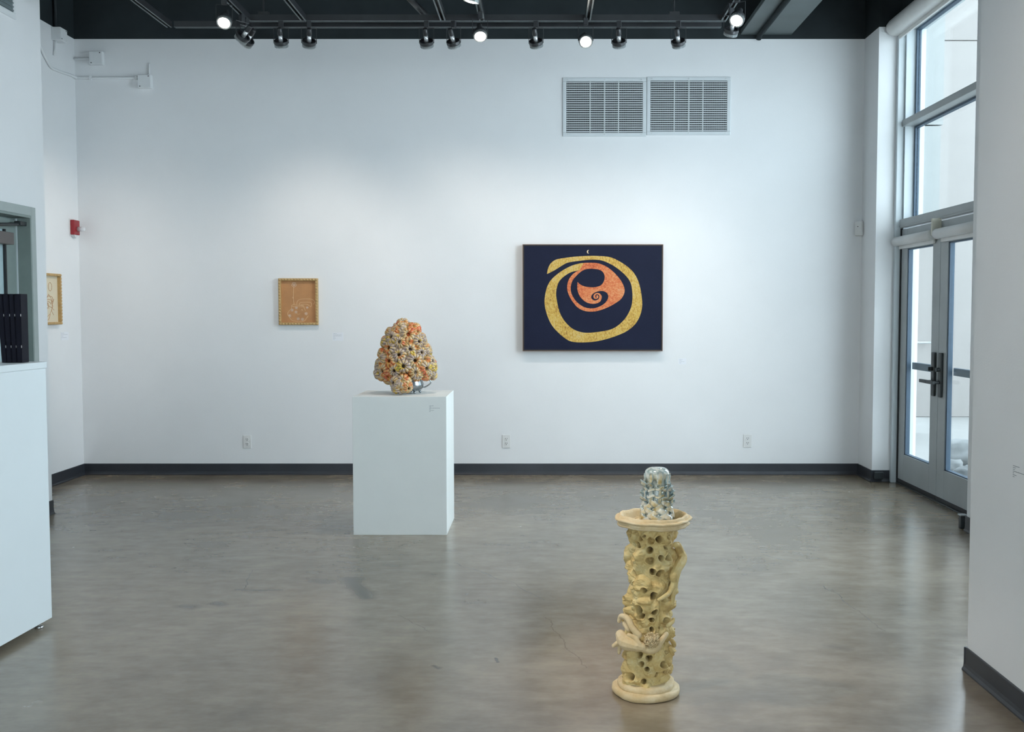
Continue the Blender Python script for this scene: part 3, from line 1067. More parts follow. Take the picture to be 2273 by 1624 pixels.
ZX0, ZX1, ZY0, ZY1 = 106, 1797, 122, 1398   # frame corners in the zoomed crop used for tracing
def conv(p):
    return (-hw + (p[0] - ZX0) / (ZX1 - ZX0) * 2 * hw, hh - (p[1] - ZY0) / (ZY1 - ZY0) * 2 * hh)


def smooth2(pts, k=5):
    return [(p.x, p.y) for p in catmull([(a, b, 0) for a, b in pts], k)]


outer = [(400, 475), (408, 425), (430, 370), (465, 330), (520, 300), (620, 283), (740, 268), (880, 260), (1000, 260), (1120, 268), (1190, 285), (1250, 313), (1330, 360), (1400, 415), (1450, 470), (1490, 540), (1520, 630), (1540, 740), (1548, 840), (1535, 930), (1500, 1020), (1440, 1100), (1350, 1165), (1250, 1210), (1130, 1250), (1000, 1280), (880, 1292), (760, 1292), (670, 1275), (600, 1230), (530, 1170), (460, 1090), (410, 990), (380, 890), (370, 800), (380, 710), (405, 620), (450, 545), (520, 480), (600, 425), (700, 375), (790, 350), (840, 344)]
inner = [(790, 430), (700, 450), (640, 480), (580, 525), (540, 575), (518, 640), (510, 720), (520, 800), (535, 870), (560, 950), (600, 1020), (650, 1080), (710, 1130), (790, 1165), (880, 1178), (980, 1172), (1100, 1155), (1190, 1130), (1270, 1080), (1340, 1010), (1390, 930), (1420, 850), (1430, 760), (1425, 670), (1410, 590), (1370, 520), (1300, 450), (1220, 390), (1140, 345), (1060, 315), (980, 305), (880, 308), (760, 322), (650, 340), (580, 375), (500, 425), (430, 462), (400, 475)]
gold = smooth2(outer) + smooth2(inner)[:-1]
obj('gold_swirl', poly_plate(B(), [gold], -PD + 0.0022, -PD + 0.0045, conv), M['gold'], pt)
oro = [(840, 344), (900, 341), (1000, 345), (1080, 370), (1150, 410), (1220, 470), (1280, 540), (1320, 610), (1335, 670), (1325, 720), (1290, 775), (1230, 820), (1160, 860), (1080, 895), (1000, 918), (920, 925), (840, 912), (770, 875), (720, 820), (680, 760), (650, 690), (643, 630), (655, 560), (690, 500), (740, 455), (790, 430)]
hole = [(930, 412), (870, 418), (820, 440), (775, 475), (720, 535), (693, 590), (685, 650), (692, 700), (712, 745), (750, 800), (810, 850), (880, 880), (960, 885), (1030, 865), (1090, 830), (1130, 780), (1138, 735), (1120, 700), (1080, 680), (1040, 678), (990, 690), (950, 715), (932, 745), (940, 772), (968, 790), (1000, 787), (1023, 769), (1031, 745), (1023, 725), (1005, 716), (987, 724), (980, 744), (990, 758),
        (1000, 752), (992, 744), (996, 732), (1006, 727), (1016, 735), (1019, 750), (1010, 765), (990, 773), (970, 768), (959, 748), (964, 724), (981, 708), (1005, 701), (1035, 709), (1057, 735), (1056, 775), (1035, 808), (990, 828), (930, 830), (870, 810), (820, 770), (785, 720), (765, 650), (768, 570)]
hole2 = [(768, 570), (800, 600), (850, 622), (920, 633), (980, 632), (1040, 615), (1075, 580), (1093, 530), (1088, 480), (1060, 440), (1010, 420), (930, 412)]
hl = smooth2(hole, 4)[:-1] + smooth2(hole2, 4)[:-1]
obj('orange_swirl', poly_plate(B(), [smooth2(oro), list(reversed(hl))], -PD + 0.0020, -PD + 0.0045, conv), M['orange'], pt)
mn = smooth2([(905, 188), (886, 194), (879, 210), (886, 227), (905, 232)], 4) + smooth2([(905, 232), (896, 222), (893, 210), (897, 197), (905, 188)], 4)[1:-1]
obj('moon', poly_plate(B(), [mn], -PD + 0.0022, -PD + 0.0045, conv), M['moon'], pt)

# ------------------------------------------------------------------ framed drawings
def framed(label_, loc, rotz, w, h, paper, linemat, draw, flower):
    t = thing('framed_drawing', label_, 'picture', loc, (0, 0, rotz))
    fw, d = 0.021, 0.036
    bm = B()
    for b in [(-w, w, h - fw, h), (-w, w, -h, -h + fw), (-w, -w + fw, -h + fw, h - fw), (w - fw, w, -h + fw, h - fw)]:
        box(bm, b[0], b[1], -d, 0, b[2], b[3], bev=0.003)
    obj('frame', bm, M['oak'], t)
    obj('paper', bx(-w + fw, w - fw, -0.010, -0.003, -h + fw, h - fw), paper, t)
    bd = B()
    bmesh.ops.create_uvsphere(bd, u_segments=10, v_segments=6, radius=0.0085)
    for v in bd.verts:
        v.co.x *= 1.25; v.co.y *= 0.7
    me = new_mesh('frame_bead', bd, M['oak'], True)
    n = int(2 * w / 0.025)
    for i in range(n):
        x = -w + 0.012 + (2 * w - 0.024) * i / (n - 1)
        for zz in (h - fw / 2, -h + fw / 2):
            link('frame_bead', me, t, (x, -d, zz))
    n = int(2 * h / 0.025)
    for i in range(1, n - 1):
        z = -h + 0.012 + (2 * h - 0.024) * i / (n - 1)
        for xx in (w - fw / 2, -w + fw / 2):
            link('frame_bead', me, t, (xx, -d, z), (0, PI / 2, 0))
    bm = B()
    for pts, r in draw:
        tube(bm, [(x, -0.0102, z) for x, z in pts], r, 6)
    obj('line_drawing', bm, linemat, t)
    for x, z, r in flower:
        bm = B()
        pts = []
        for k in range(5):
            a = k * 2 * PI / 5 + x * 40
            pts += [(x + r * 0.55 * math.cos(a) + r * 0.42 * math.cos(b), z + r * 0.55 * math.sin(a) + r * 0.42 * math.sin(b)) for b in np.linspace(a + PI, a + 3 * PI, 9)]
        tube(bm, [(px, -0.0104, pz_) for px, pz_ in pts], 0.0012, 5)
        obj('flower', bm, M['chalkwhite'], t)
    return t


fx0, fx1 = at_y(618, 660, YB - .03).x, at_y(705.5, 660, YB - .03).x
fz1, fz0 = at_y(660, 617.5, YB - .03).z, at_y(660, 721, YB - .03).z
fw_, fh_ = (fx1 - fx0) / 2, (fz1 - fz0) / 2


def cz(p):   # zoom crop of the drawing -> local
    u, v = 600 + p[0] / 9.556, 600 + p[1] / 9.553
    return ((u - 661.75) / 87.5 * 2 * fw_, -(v - 669.2) / 103.5 * 2 * fh_)


def L(pts, r=0.0018, k=5):
    q = catmull([(*cz(p), 0) for p in pts], k)
    return ([(a.x, a.y) for a in q], r)


draw = [L([(485, 340), (478, 480), (478, 600), (488, 725)], .0022), L([(455, 560), (478, 600)], .0022),
        L([(430, 745), (480, 722), (545, 735), (640, 740), (690, 745), (705, 790), (730, 850)], .0022),
        L([(435, 760), (540, 765), (680, 770)]), L([(435, 760), (430, 810), (380, 860), (350, 920), (380, 990), (440, 1060), (520, 1075), (640, 1080), (710, 1065), (760, 1000), (790, 960)], .0022),
        L([(545, 735), (555, 670), (600, 620), (740, 602), (870, 612), (925, 660), (905, 720)], .0022),
        L([(600, 735), (610, 690), (680, 672), (800, 672), (855, 690), (860, 745), (830, 770)], .0022),
        L([(620, 735), (690, 715), (780, 725), (820, 755)], .0022), L([(640, 745), (690, 760), (700, 800)]),
        L([(640, 850), (660, 820), (670, 860)]), L([(530, 900), (580, 930), (620, 910)], .0014)]
flw = [cz(p) + (r,) for p, r in (((495, 300), .022), ((538, 790), .012), ((447, 838), .012), ((530, 882), .012), ((393, 960), .013), ((745, 915), .013), ((575, 1025), .013), ((665, 1035), .013), ((770, 785), .010))]
framed('beaded gold frame holding a brown paper drawing of a flower vase', ((fx0 + fx1) / 2, YB, (fz0 + fz1) / 2), 0, fw_, fh_, M['kraft'], M['chalk'], draw, flw)
# ivory drawing on the left wall (mostly hidden behind the foreground wall)
lp = at_x(128, 664, XL)
lc = lp.y - 0.25
draw2 = [([(a * 0.9 + 0.02, b) for a, b in pts], r) for pts, r in draw]
draw2 += [([(0.10 + 0.03 * math.cos(a), 0.10 + 0.035 * math.sin(a)) for a in np.linspace(0, 6.3, 10)], .002),
          ([(0.02, -0.02), (0.07, 0.04), (0.12, 0.0), (0.14, -0.06), (0.09, -0.12), (0.03, -0.15)], .002),
          ([(0.16, 0.0), (0.13, -0.05), (0.12, -0.1), (0.15, -0.13)], .002), ([(0.05, -0.05), (0.12, -0.07), (0.16, -0.09)], .002)]
framed('beaded gold frame with an ivory line drawing, half hidden on the left wall', (XL, lc, lp.z), PI / 2, 0.25, 0.208, M['ivory'], M['sepia'], draw2, [])

# ------------------------------------------------------------------ plinth and flower-clad sculpture
PX0, PX1, PY0, PY1, PZ = -1.211, -0.613, 6.56, 7.10, 0.887
pl = thing('plinth', 'tall white box plinth carrying the colourful ribbed sculpture', 'plinth', ((PX0 + PX1) / 2, (PY0 + PY1) / 2, 0))
pw, pd = (PX1 - PX0) / 2, (PY1 - PY0) / 2
obj('body', bx(-pw, pw, -pd, pd, 0, PZ, bev=0.002), M['plinth'], pl)
q = at_y(953, 900, PY0)
t = thing('plinth_label', 'small printed vinyl label on the front of the white plinth', 'label', (q.x, PY0, q.z))
text_lines(t, [0.026, 0.012, 0.066, 0.010, 0.030, 0.008], 0.0072, 0.0022, 0.0)
q = at_x(2249, 1032, 1.689)
t = thing('wall_label', 'printed vinyl text on the grey wall at the right edge', 'label', (1.689, q.y, q.z), (0, 0, -PI / 2))
text_lines(t, [0.05, 0.02, 0.015, 0.14, 0.012, 0.03, 0.012], 0.0065, 0.0024, 0.0)

SY = 6.83                                        # depth of the sculpture's axis
K = SY / F / 6.496                               # metres per zoom pixel
sc0 = at_y(780 + 800 / 6.496, 680 + 1262 / 6.496, SY)
sculpt = thing('flower_sculpture', 'lumpy ceramic sculpture of colourful ribbed blooms on a silver cup', 'sculpture', (sc0.x, SY, PZ + 0.0006))


def sl(x, y, d=0.0):
    return Vector(((x - 800) * K, d, (1262 - y) * K))


def glaze_mat():
    m, t, b = nt('mottled_glaze')
    v = coords(t, sculpt)
    n = noise_tex(t, v, 13, 3, 0.55)
    n2 = noise_tex(t, v, 47, 4, 0.6)
    oi = t.nodes.new('ShaderNodeObjectInfo')
    f = mathn(t, 'ADD', mathn(t, 'MULTIPLY', n.outputs['Fac'], 0.70), mathn(t, 'MULTIPLY', n2.outputs['Fac'], 0.24))
    f = mathn(t, 'ADD', f, mathn(t, 'MULTIPLY', oi.outputs['Random'], 0.06))
    colr = ramp(t, f, [(0.31, (0.34, 0.36, 0.07)), (0.38, (0.62, 0.40, 0.05)), (0.42, (0.56, 0.40, 0.18)), (0.455, (0.36, 0.285, 0.265)), (0.475, (0.38, 0.30, 0.27)), (0.50, (0.54, 0.41, 0.22)), (0.53, (0.52, 0.34, 0.13)),
                        (0.565, (0.58, 0.24, 0.08)), (0.605, (0.52, 0.08, 0.03)), (0.65, (0.60, 0.34, 0.06)), (0.72, (0.36, 0.29, 0.31))])
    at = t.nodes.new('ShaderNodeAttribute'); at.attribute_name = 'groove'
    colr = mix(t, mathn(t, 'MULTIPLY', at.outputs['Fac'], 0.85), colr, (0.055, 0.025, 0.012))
    t.links.new(colr, b.inputs['Base Color'])
    b.inputs['Roughness'].default_value = 0.22
    b.inputs['Specular IOR Level'].default_value = 0.6
    return m


M['glaze'] = glaze_mat()

PROF = [(190, 735, 30), (215, 745, 105), (260, 775, 185), (330, 780, 250), (450, 775, 330), (600, 785, 385), (720, 800, 445), (850, 800, 485), (950, 795, 475), (1040, 785, 420), (1090, 780, 300)]


def prof_at(y):
    for (a, b) in zip(PROF, PROF[1:]):
        if a[0] <= y <= b[0]:
            k = (y - a[0]) / (b[0] - a[0])
            return a[1] + (b[1] - a[1]) * k, a[2] + (b[2] - a[2]) * k
    return PROF[-1][1], PROF[-1][2]


bm = B()
n = 40
rings = []
for (y, cx, w) in PROF:
    rings.append([bm.verts.new(sl(cx, y) + Vector((w * K * 0.68 * math.cos(2 * PI * i / n), w * K * 0.56 * math.sin(2 * PI * i / n), 0))) for i in range(n)])
for a, b in zip(rings, rings[1:]):
    for i in range(n):
        bm.faces.new((a[i], a[(i + 1) % n], b[(i + 1) % n], b[i]))
bm.faces.new(rings[0]); bm.faces.new(rings[-1])
bmesh.ops.recalc_face_normals(bm, faces=bm.faces)
ball(bm, sl(775, 1125, -0.135), 92 * K, 20, 14)
ball(bm, sl(450, 1010, -0.03), 75 * K, 20, 14, (1, 1, 1.05))
ball(bm, sl(1090, 940, -0.03), 85 * K, 20, 14)
bm = voxel_merge(bm, 0.006, 3)
obj('core', bm, M['glaze'], sculpt, smooth=True)


def bloom_mesh(ribs, seed):
    """a ribbed pumpkin-like bloom: unit radius, axis +Z, dark hole at the centre"""
    rnd = random.Random(seed)
    bm = B()
    lay = bm.verts.layers.float.new('groove')
    nseg = ribs * 8
    prof = [(0.15, -0.10), (0.165, 0.25), (0.20, 0.43), (0.27, 0.55), (0.36, 0.60), (0.52, 0.57), (0.68, 0.47), (0.82, 0.30), (0.93, 0.08), (0.97, -0.15), (0.92, -0.36)]
    bulge = [rnd.uniform(0.9, 1.08) for _ in range(ribs)]
    ph = [rnd.uniform(-0.12, 0.12) for _ in range(ribs)]
    rings = []
    for pi_, (r, z) in enumerate(prof):
        ring = []
        for i in range(nseg):
            a = 2 * PI * i / nseg
            k = i / nseg * ribs
            u = (k % 1.0)
            g = abs(math.sin(PI * u)) ** 0.55                 # 0 in the groove, 1 on the rib
            bb = bulge[int(k) % ribs]
            amt = 0.13 if pi_ >= 2 else 0.05
            rr = r * (1 - amt * (1 - g) * 0.9) * (1 if pi_ < 3 else bb)
            zz = z - amt * (1 - g) * 0.75 * (1 if pi_ > 1 else 0.2)
            aa = a + ph[int(k) % ribs] * 0.25
            v = bm.verts.new((rr * math.cos(aa), rr * math.sin(aa), zz))
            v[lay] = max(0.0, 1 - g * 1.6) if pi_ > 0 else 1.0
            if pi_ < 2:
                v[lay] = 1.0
            ring.append(v)
        rings.append(ring)
    c = bm.verts.new((0, 0, -0.2)); c[lay] = 1.0
    for i in range(nseg):
        bm.faces.new((c, rings[0][i], rings[0][(i + 1) % nseg]))
    for a, b in zip(rings, rings[1:]):
        for i in range(nseg):
            j = (i + 1) % nseg
            bm.faces.new((a[i], b[i], b[j], a[j]))
    bm.faces.new(list(reversed(rings[-1])))
    bmesh.ops.recalc_face_normals(bm, faces=bm.faces)
    return new_mesh('bloom', bm, M['glaze'], True)


BM = [bloom_mesh(r, i) for i, r in enumerate((9, 10, 11, 12, 10, 11))]
front = [(700, 300, 105), (855, 395, 130), (590, 435, 115), (728, 510, 95), (1015, 505, 95), (562, 592, 110), (892, 610, 105), (1055, 655, 95), (728, 685, 110),
         (438, 750, 95), (578, 775, 105), (968, 770, 115), (1205, 785, 95), (800, 850, 115), (1130, 895, 115), (470, 930, 115), (660, 920, 100), (970, 945, 95),
         (350, 905, 80), (440, 500, 85), (1145, 600, 85), (930, 285, 95), (760, 220, 100), (985, 360, 85), (1240, 880, 80), (400, 655, 80), (460, 1070, 110),
         (560, 1010, 90), (1010, 1010, 90), (1150, 1000, 90), (340, 1000, 75), (1230, 960, 70), (640, 330, 80), (510, 350, 70), (1080, 440, 70), (360, 820, 70)]
random.seed(11)


def place_bloom(pos, nrm, R, i):
    R *= 1.16
    z = nrm.normalized()
    q = z.to_track_quat('Z', 'Y')
    o = link('bloom', BM[i % len(BM)], sculpt)
    o.rotation_mode = 'QUATERNION'
    from mathutils import Quaternion
    o.rotation_quaternion = q @ Quaternion((0, 0, 1), random.uniform(0, 6.28))
    o.location = pos - z * R * 0.55
    o.scale = (R, R, R * 0.92)
    mw = Matrix.LocRotScale(o.location, o.rotation_quaternion, o.scale)
    low = min((mw @ v.co).z for v in o.data.vertices)
    if low < 0.002:
        o.location.z += 0.002 - low


cnt = 0
for (x, y, r) in front:
    cx, w = prof_at(min(max(y, 200), 1080))
    w *= 0.96
    s = max(-0.97, min(0.97, (x - cx) / w))
    d = -math.sqrt(1 - s * s) * w * K * 0.80
    cx2, w2 = prof_at(min(y + 40, 1080)); cx1, w1_ = prof_at(max(y - 40, 200))
    slope = (w2 - w1_) / 80.0
    if y > 930: slope = -(y - 930) / 160
    nrm = Vector((s, -math.sqrt(1 - s * s) * 1.15, slope * 0.75))
    place_bloom(sl(x, y, d), nrm, r * K, cnt); cnt += 1
for (x, y, r, nx, nz) in ((795, 1040, 105, 0.1, 0.35), (745, 1185, 105, -0.1, -0.45), (650, 1080, 90, -0.7, 0.1), (885, 1170, 80, 0.75, -0.35), (865, 1080, 90, 0.7, 0.15), (660, 1185, 70, -0.8, -0.4)):
    nn = Vector((nx, -1, nz))
    c0 = sl(775, 1125, -0.135)
    pos = c0 + nn.normalized() * 128 * K
    pos.x = (x - 800) * K; pos.z = (1262 - y) * K
    place_bloom(pos, nn, r * K, cnt); cnt += 1
for ring_y, nb in ((330, 5), (480, 7), (640, 8), (800, 9), (950, 9)):
    cx, w = prof_at(ring_y)
    for k in range(nb):
        a = PI * (0.02 + 0.96 * (k + 0.5) / nb)
        nrm = Vector((math.cos(a), math.sin(a), 0.25))
        pos = sl(cx + w * 0.93 * math.cos(a), ring_y + random.uniform(-30, 30), w * K * 0.78 * math.sin(a))
        place_bloom(pos, nrm, random.uniform(85, 110) * K, cnt); cnt += 1
# cup
cup = obj('cup', lathe(B(), [(0, 0.018), (0.060, 0.018), (0.080, 0.024), (0.094, 0.040), (0.097, 0.060), (0.090, 0.078), (0.092, 0.098), (0.096, 0.104), (0.090, 0.104), (0.0, 0.09)], 40),
          M['cup'], sculpt, (0.016, 0.0, 0), smooth=True)
hd = catmull([(0.092, 0, 0.095), (0.115, 0, 0.100), (0.135, 0, 0.090), (0.142, 0, 0.070), (0.125, 0, 0.052), (0.100, 0, 0.040), (0.093, 0, 0.045)], 6)
obj('cup_handle', tube(B(), hd, 0.0045, 10), M['cup'], sculpt, (0.016, 0, 0), smooth=True)
for k in range(5):
    a = -PI / 2 + 2 * PI * (k + 0.5) / 5
    bm = B()
    ball(bm, (0, 0, 0.0095), 0.0095, 12, 8)
    tube(bm, [(0, 0, 0.008), (-0.012 * math.cos(a), -0.012 * math.sin(a), 0.026)], 0.006, 8)
    obj('cup_foot', bm, M['cup'], sculpt, (0.016 + 0.072 * math.cos(a), 0.072 * math.sin(a), 0), smooth=True)

# ------------------------------------------------------------------ clay column
CYD = 3.83
CBX = 0.387
def cxz(z): return 0.040 * z


colm = thing('clay_column', 'pale yellow clay column pierced with holes and wrapped by limbs', 'sculpture', (CBX, CYD, 0))


def clay_mat(name, base, hi, lo):
    m, t, b = nt(name)
    v = coords(t, colm)
    n = noise_tex(t, v, 14, 5, 0.6)
    n2 = noise_tex(t, v, 90, 4, 0.6)
    f = mathn(t, 'ADD', mathn(t, 'MULTIPLY', n.outputs['Fac'], 0.75), mathn(t, 'MULTIPLY', n2.outputs['Fac'], 0.25))
    colr = ramp(t, f, [(0.34, lo), (0.5, base), (0.66, hi)])
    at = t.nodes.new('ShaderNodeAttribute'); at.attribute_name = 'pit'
    colr = mix(t, at.outputs['Fac'], colr, (0.10, 0.052, 0.022))  # holes' shade painted in: clay colour darkens towards the hole bottoms
    t.links.new(colr, b.inputs['Base Color'])
    b.inputs['Roughness'].default_value = 0.6
    b.inputs['Specular IOR Level'].default_value = 0.3
    bump(t, b, n2.outputs['Fac'], 0.35, 0.006)
    return m


M['clay'] = clay_mat('yellow_clay', (0.60, 0.45, 0.19), (0.66, 0.56, 0.30), (0.50, 0.34, 0.13))
M['clay_pale'] = clay_mat('cream_clay', (0.64, 0.50, 0.29), (0.70, 0.58, 0.38), (0.58, 0.42, 0.21))


def disc_wob(seed, ar, az):
    def f(a, r, z):
        q = Vector((math.cos(a) * 1.7 + seed, math.sin(a) * 1.7, seed * 2.3))
        k = min(1.0, r / 0.08)
        return (ar * mnoise.noise(q) * k + ar * 0.4 * mnoise.noise(q * 3.1) * k, az * mnoise.noise(q * 1.9 + Vector((5, 3, 1))) * k)
    return f


obj('base_slab', lathe(B(), [(0, 0), (0.119, 0), (0.125, 0.004), (0.128, 0.013), (0.126, 0.024), (0.120, 0.029), (0, 0.029)], 96, wob=lambda a, r, z: (disc_wob(1.3, 0.006, 0)(a, r, z)[0], 0 if z < 0.02 else 0.003 * mnoise.noise(Vector((math.cos(a) * 2, math.sin(a) * 2, 1))))),
    M['clay_pale'], colm, smooth=True)
obj('base_step', lathe(B(), [(0, 0.026), (0.106, 0.026), (0.109, 0.032), (0.107, 0.043), (0.101, 0.048), (0, 0.052)], 96, wob=disc_wob(4.2, 0.008, 0.002)), M['clay_pale'], colm, smooth=True)

NT, NZ = 400, 620
zb, zt = 0.040, 0.644
th = np.linspace(-PI, PI, NT, endpoint=False)
zz = np.linspace(zb, zt, NZ)
TH, ZZ = np.meshgrid(th, zz)
rng = np.random.default_rng(7)


def vnoise(tx, zx, seed):
    """periodic value noise"""
    r = np.random.default_rng(seed)
    gx, gz = tx, zx
    tab = r.uniform(-1, 1, (gz + 2, gx))
    u = (TH + PI) / (2 * PI) * gx
    w = (ZZ - zb) / (zt - zb) * gz
    i, j = np.floor(u).astype(int), np.floor(w).astype(int)
    fu, fw = u - i, w - j
    fu = fu * fu * (3 - 2 * fu); fw = fw * fw * (3 - 2 * fw)
    i0, i1 = i % gx, (i + 1) % gx
    j0, j1 = np.clip(j, 0, gz + 1), np.clip(j + 1, 0, gz + 1)
    return (tab[j0, i0] * (1 - fu) + tab[j0, i1] * fu) * (1 - fw) + (tab[j1, i0] * (1 - fu) + tab[j1, i1] * fu) * fw


RC = 0.089
warp_t = 0.12 * vnoise(10, 14, 1) + 0.05 * vnoise(24, 34, 2)
warp_z = 0.010 * vnoise(10, 14, 3) + 0.005 * vnoise(24, 34, 4)
def cells(n, h_lo, h_hi, tilt, curv, sw, flat_top):
    out = np.full(TH.shape, -0.03)
    for i in range(n):
        t0, z0_ = rng.uniform(-PI, PI), rng.uniform(zb - 0.01, zt + 0.01)
        h0 = rng.uniform(h_lo, h_hi)
        if z0_ > 0.55: h0 *= 0.5
        gx, gz = rng.normal(0, tilt, 2)
        dt = (TH + warp_t * sw - t0 + PI) % (2 * PI) - PI
        dx = dt * 0.09; dz = ZZ + warp_z * sw - z0_
        asp = rng.uniform(0.6, 1.6)
        d2 = dx * dx * asp + dz * dz / asp
        val = h0 + gx * dx + gz * dz - curv * np.maximum(d2 - flat_top, 0)
        np.maximum(out, val, out=out)
    return out


lump = 0.42 * np.clip(cells(80, -0.006, 0.014, 0.22, 9.0, 1.0, 0.0), -0.016, 0.018)
lump += np.clip(cells(260, -0.007, 0.008, 0.38, 26.0, 0.8, 0.00008), -0.010, 0.011)
lump = np.clip(lump, -0.017, 0.020)
Rr = RC + lump + 0.0016 * vnoise(40, 60, 5) + 0.0010 * vnoise(90, 140, 6)

holesA = [(440, 1160, 38, 1), (735, 1090, 42, 1), (590, 1230, 42, 1), (815, 1200, 30, 1), (620, 1110, 42, .35), (390, 1335, 44, 1), (740, 1330, 35, .8), (840, 1320, 42, 1), (585, 1370, 50, .5), (360, 1550, 52, 1), (630, 1505, 40, 1), (735, 1530, 47, 1), (480, 1080, 28, .4), (530, 1038, 22, .8), (300, 1080, 40, 1), (850, 1045, 25, .5), (360, 1040, 26, .5)]
holesB = [(338, 70, 38, 1), (490, 110, 36, .6), (620, 185, 46, 1), (430, 370, 52, 1.3), (460, 430, 44, 1.3), (625, 385, 36, 1), (590, 490, 32, 1), (730, 580, 28, 1), (590, 612, 32, 1), (455, 910, 42, .7), (590, 945, 42, .9), (760, 1045, 40, 1), (550, 1085, 32, 1), (480, 1020, 30, .6), (330, 1210, 52, .7), (770, 1130, 30, .8), (800, 490, 40, 1), (280, 960, 50, 1), (812, 915, 24, 1), (680, 1170, 26, .8), (272, 260, 22, .8), (330, 290, 25, .6), (800, 250, 35, .7), (820, 790, 25, .7), (490, 1240, 34, .7)]
hs = []
for (x, y, r, dpt) in holesA:
    hs.append((1340 + x / 5.8, 1010 + y / 5.8, r / 5.8, dpt))
for (x, y, r, dpt) in holesB:
    hs.append((1340 + x / 5.6, 1290 + y / 5.6, r / 5.6, dpt))
MPX = (CYD - 0.09) / F
pit = np.zeros(TH.shape)


def add_hole(t0, z0_, rad, dpt):
    global Rr, pit
    dt = (TH + warp_t * 0.5 - t0 + PI) % (2 * PI) - PI
    d = np.sqrt((dt * RC) ** 2 + (ZZ + warp_z * 0.5 - z0_) ** 2) / rad
    k = np.clip((1.12 - d) / 0.26, 0, 1); k = k * k * (3 - 2 * k)
    rim = np.exp(-((d - 1.28) / 0.22) ** 2) * 0.0035
    Rr = Rr + rim * (1 - pit)
    Rr = Rr - k * 0.062 * dpt
    pit = np.maximum(pit, k * min(1, dpt))


ztop = {}
for (u, v, r, dpt) in hs:
    P3 = at_y(u, v, CYD - 0.085)
    sx = (P3.x - CBX - cxz(P3.z)) / 0.097
    t0 = math.asin(max(-0.98, min(0.98, sx))) - 0.02
    add_hole(t0, P3.z, r * MPX, dpt)
for i in range(60):
    t0 = rng.uniform(1.35, 2 * PI - 1.35)
    add_hole(t0 if t0 < PI else t0 - 2 * PI, rng.uniform(0.07, 0.61), rng.uniform(0.007, 0.013), rng.uniform(0.6, 1))
Rr = np.maximum(Rr, 0.030)
XX = cxz(ZZ) + Rr * np.sin(TH)
YY = -Rr * np.cos(TH)
verts = np.stack([XX, YY, ZZ], -1).reshape(-1, 3)
I = np.arange(NZ - 1)[:, None] * NT + np.arange(NT)[None, :]
J = np.arange(NZ - 1)[:, None] * NT + (np.arange(NT)[None, :] + 1) % NT
faces = np.stack([I, J, J + NT, I + NT], -1).reshape(-1, 4)
me = bpy.data.meshes.new('pierced_shaft')
me.from_pydata(verts.tolist(), [], faces.tolist())
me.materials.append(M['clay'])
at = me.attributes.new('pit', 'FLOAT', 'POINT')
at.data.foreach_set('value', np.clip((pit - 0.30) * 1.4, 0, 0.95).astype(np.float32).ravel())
me.polygons.foreach_set('use_smooth', np.ones(len(me.polygons), dtype=bool))
me.update()
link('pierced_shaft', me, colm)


def onshaft(u, v, lift):
    """point on the shaft's front at a pixel, lifted off the surface"""
    z = at_y(u, v, CYD - 0.09).z
    x = at_y(u, v, CYD - 0.07).x - CBX
    R_ = 0.097
    dx = x - cxz(z)
    y = -math.sqrt(max(R_ * R_ - dx * dx, 0.0)) if abs(dx) < R_ else 0.0
    return Vector((x, y - lift, z))


def A_(x, y, lift=0.0): return onshaft(1340 + x / 5.8, 1010 + y / 5.8, lift)
def B_(x, y, lift=0.0): return onshaft(1340 + x / 5.6, 1290 + y / 5.6, lift)


zp = MPX / 5.7


def limb(bm, pts, rads, k=6):
    q = catmull(pts, k)
    rr = [r.x * zp for r in catmull([(r, 0, 0) for r in rads], k)]
    tube(bm, q, rr, 10)
    ball(bm, q[0], rr[0], 10, 7); ball(bm, q[-1], rr[-1], 10, 7)


bm = B()
limb(bm, [A_(970, 1200, .0), A_(1010, 1310, .0), A_(1040, 1400, .004), A_(960, 1480, .012), A_(900, 1560, .012), B_(880, 20, .010), B_(840, 100, .008)], [46, 62, 70, 70, 58, 48, 40])
limb(bm, [B_(840, 100, .008), B_(800, 150, .010), B_(750, 170, .016), B_(670, 212, .014)], [30, 30, 30, 24])
limb(bm, [A_(1040, 1400, .0), B_(920, 0, .0), B_(880, 150, .0), B_(855, 300, .0)], [40, 40, 34, 26])
limb(bm, [A_(930, 1180), A_(975, 1220)], [40, 36])
bm = voxel_merge(bm, 0.0022, 2)
o = obj('clinging_arm', bm, M['clay'], colm, smooth=True)
bm = B()
limb(bm, [B_(225, 745, .016), B_(275, 785, .022), B_(370, 785, .020), B_(470, 800, .014)], [72, 102, 82, 62])      # torso
limb(bm, [B_(205, 575, .01), B_(235, 510, .016), B_(300, 490, .018), B_(350, 580, .018), B_(430, 660, .012)], [26, 40, 42, 42, 42])   # bent leg
limb(bm, [B_(310, 680, .02), B_(380, 690, .022), B_(430, 755, .024)], [26, 32, 34])
limb(bm, [B_(280, 580, .004), B_(310, 620, .004)], [45, 40])
limb(bm, [B_(135, 885, .012), B_(190, 850, .012), B_(240, 830, .012)], [26, 36, 40])
limb(bm, [B_(205, 975, .01), B_(215, 900, .01)], [22, 30])
limb(bm, [B_(470, 815, .010), B_(560, 835, .012), B_(640, 810, .014), B_(690, 740, .014), B_(770, 655, .010)], [46, 50, 46, 40, 32])   # scarf-like arm
ball(bm, B_(580, 712, .008), 78 * zp, 14, 10)
bm = voxel_merge(bm, 0.0020, 2)
obj('reclining_figure', bm, M['clay_pale'], colm, smooth=True)
bm = B()
random.seed(3)
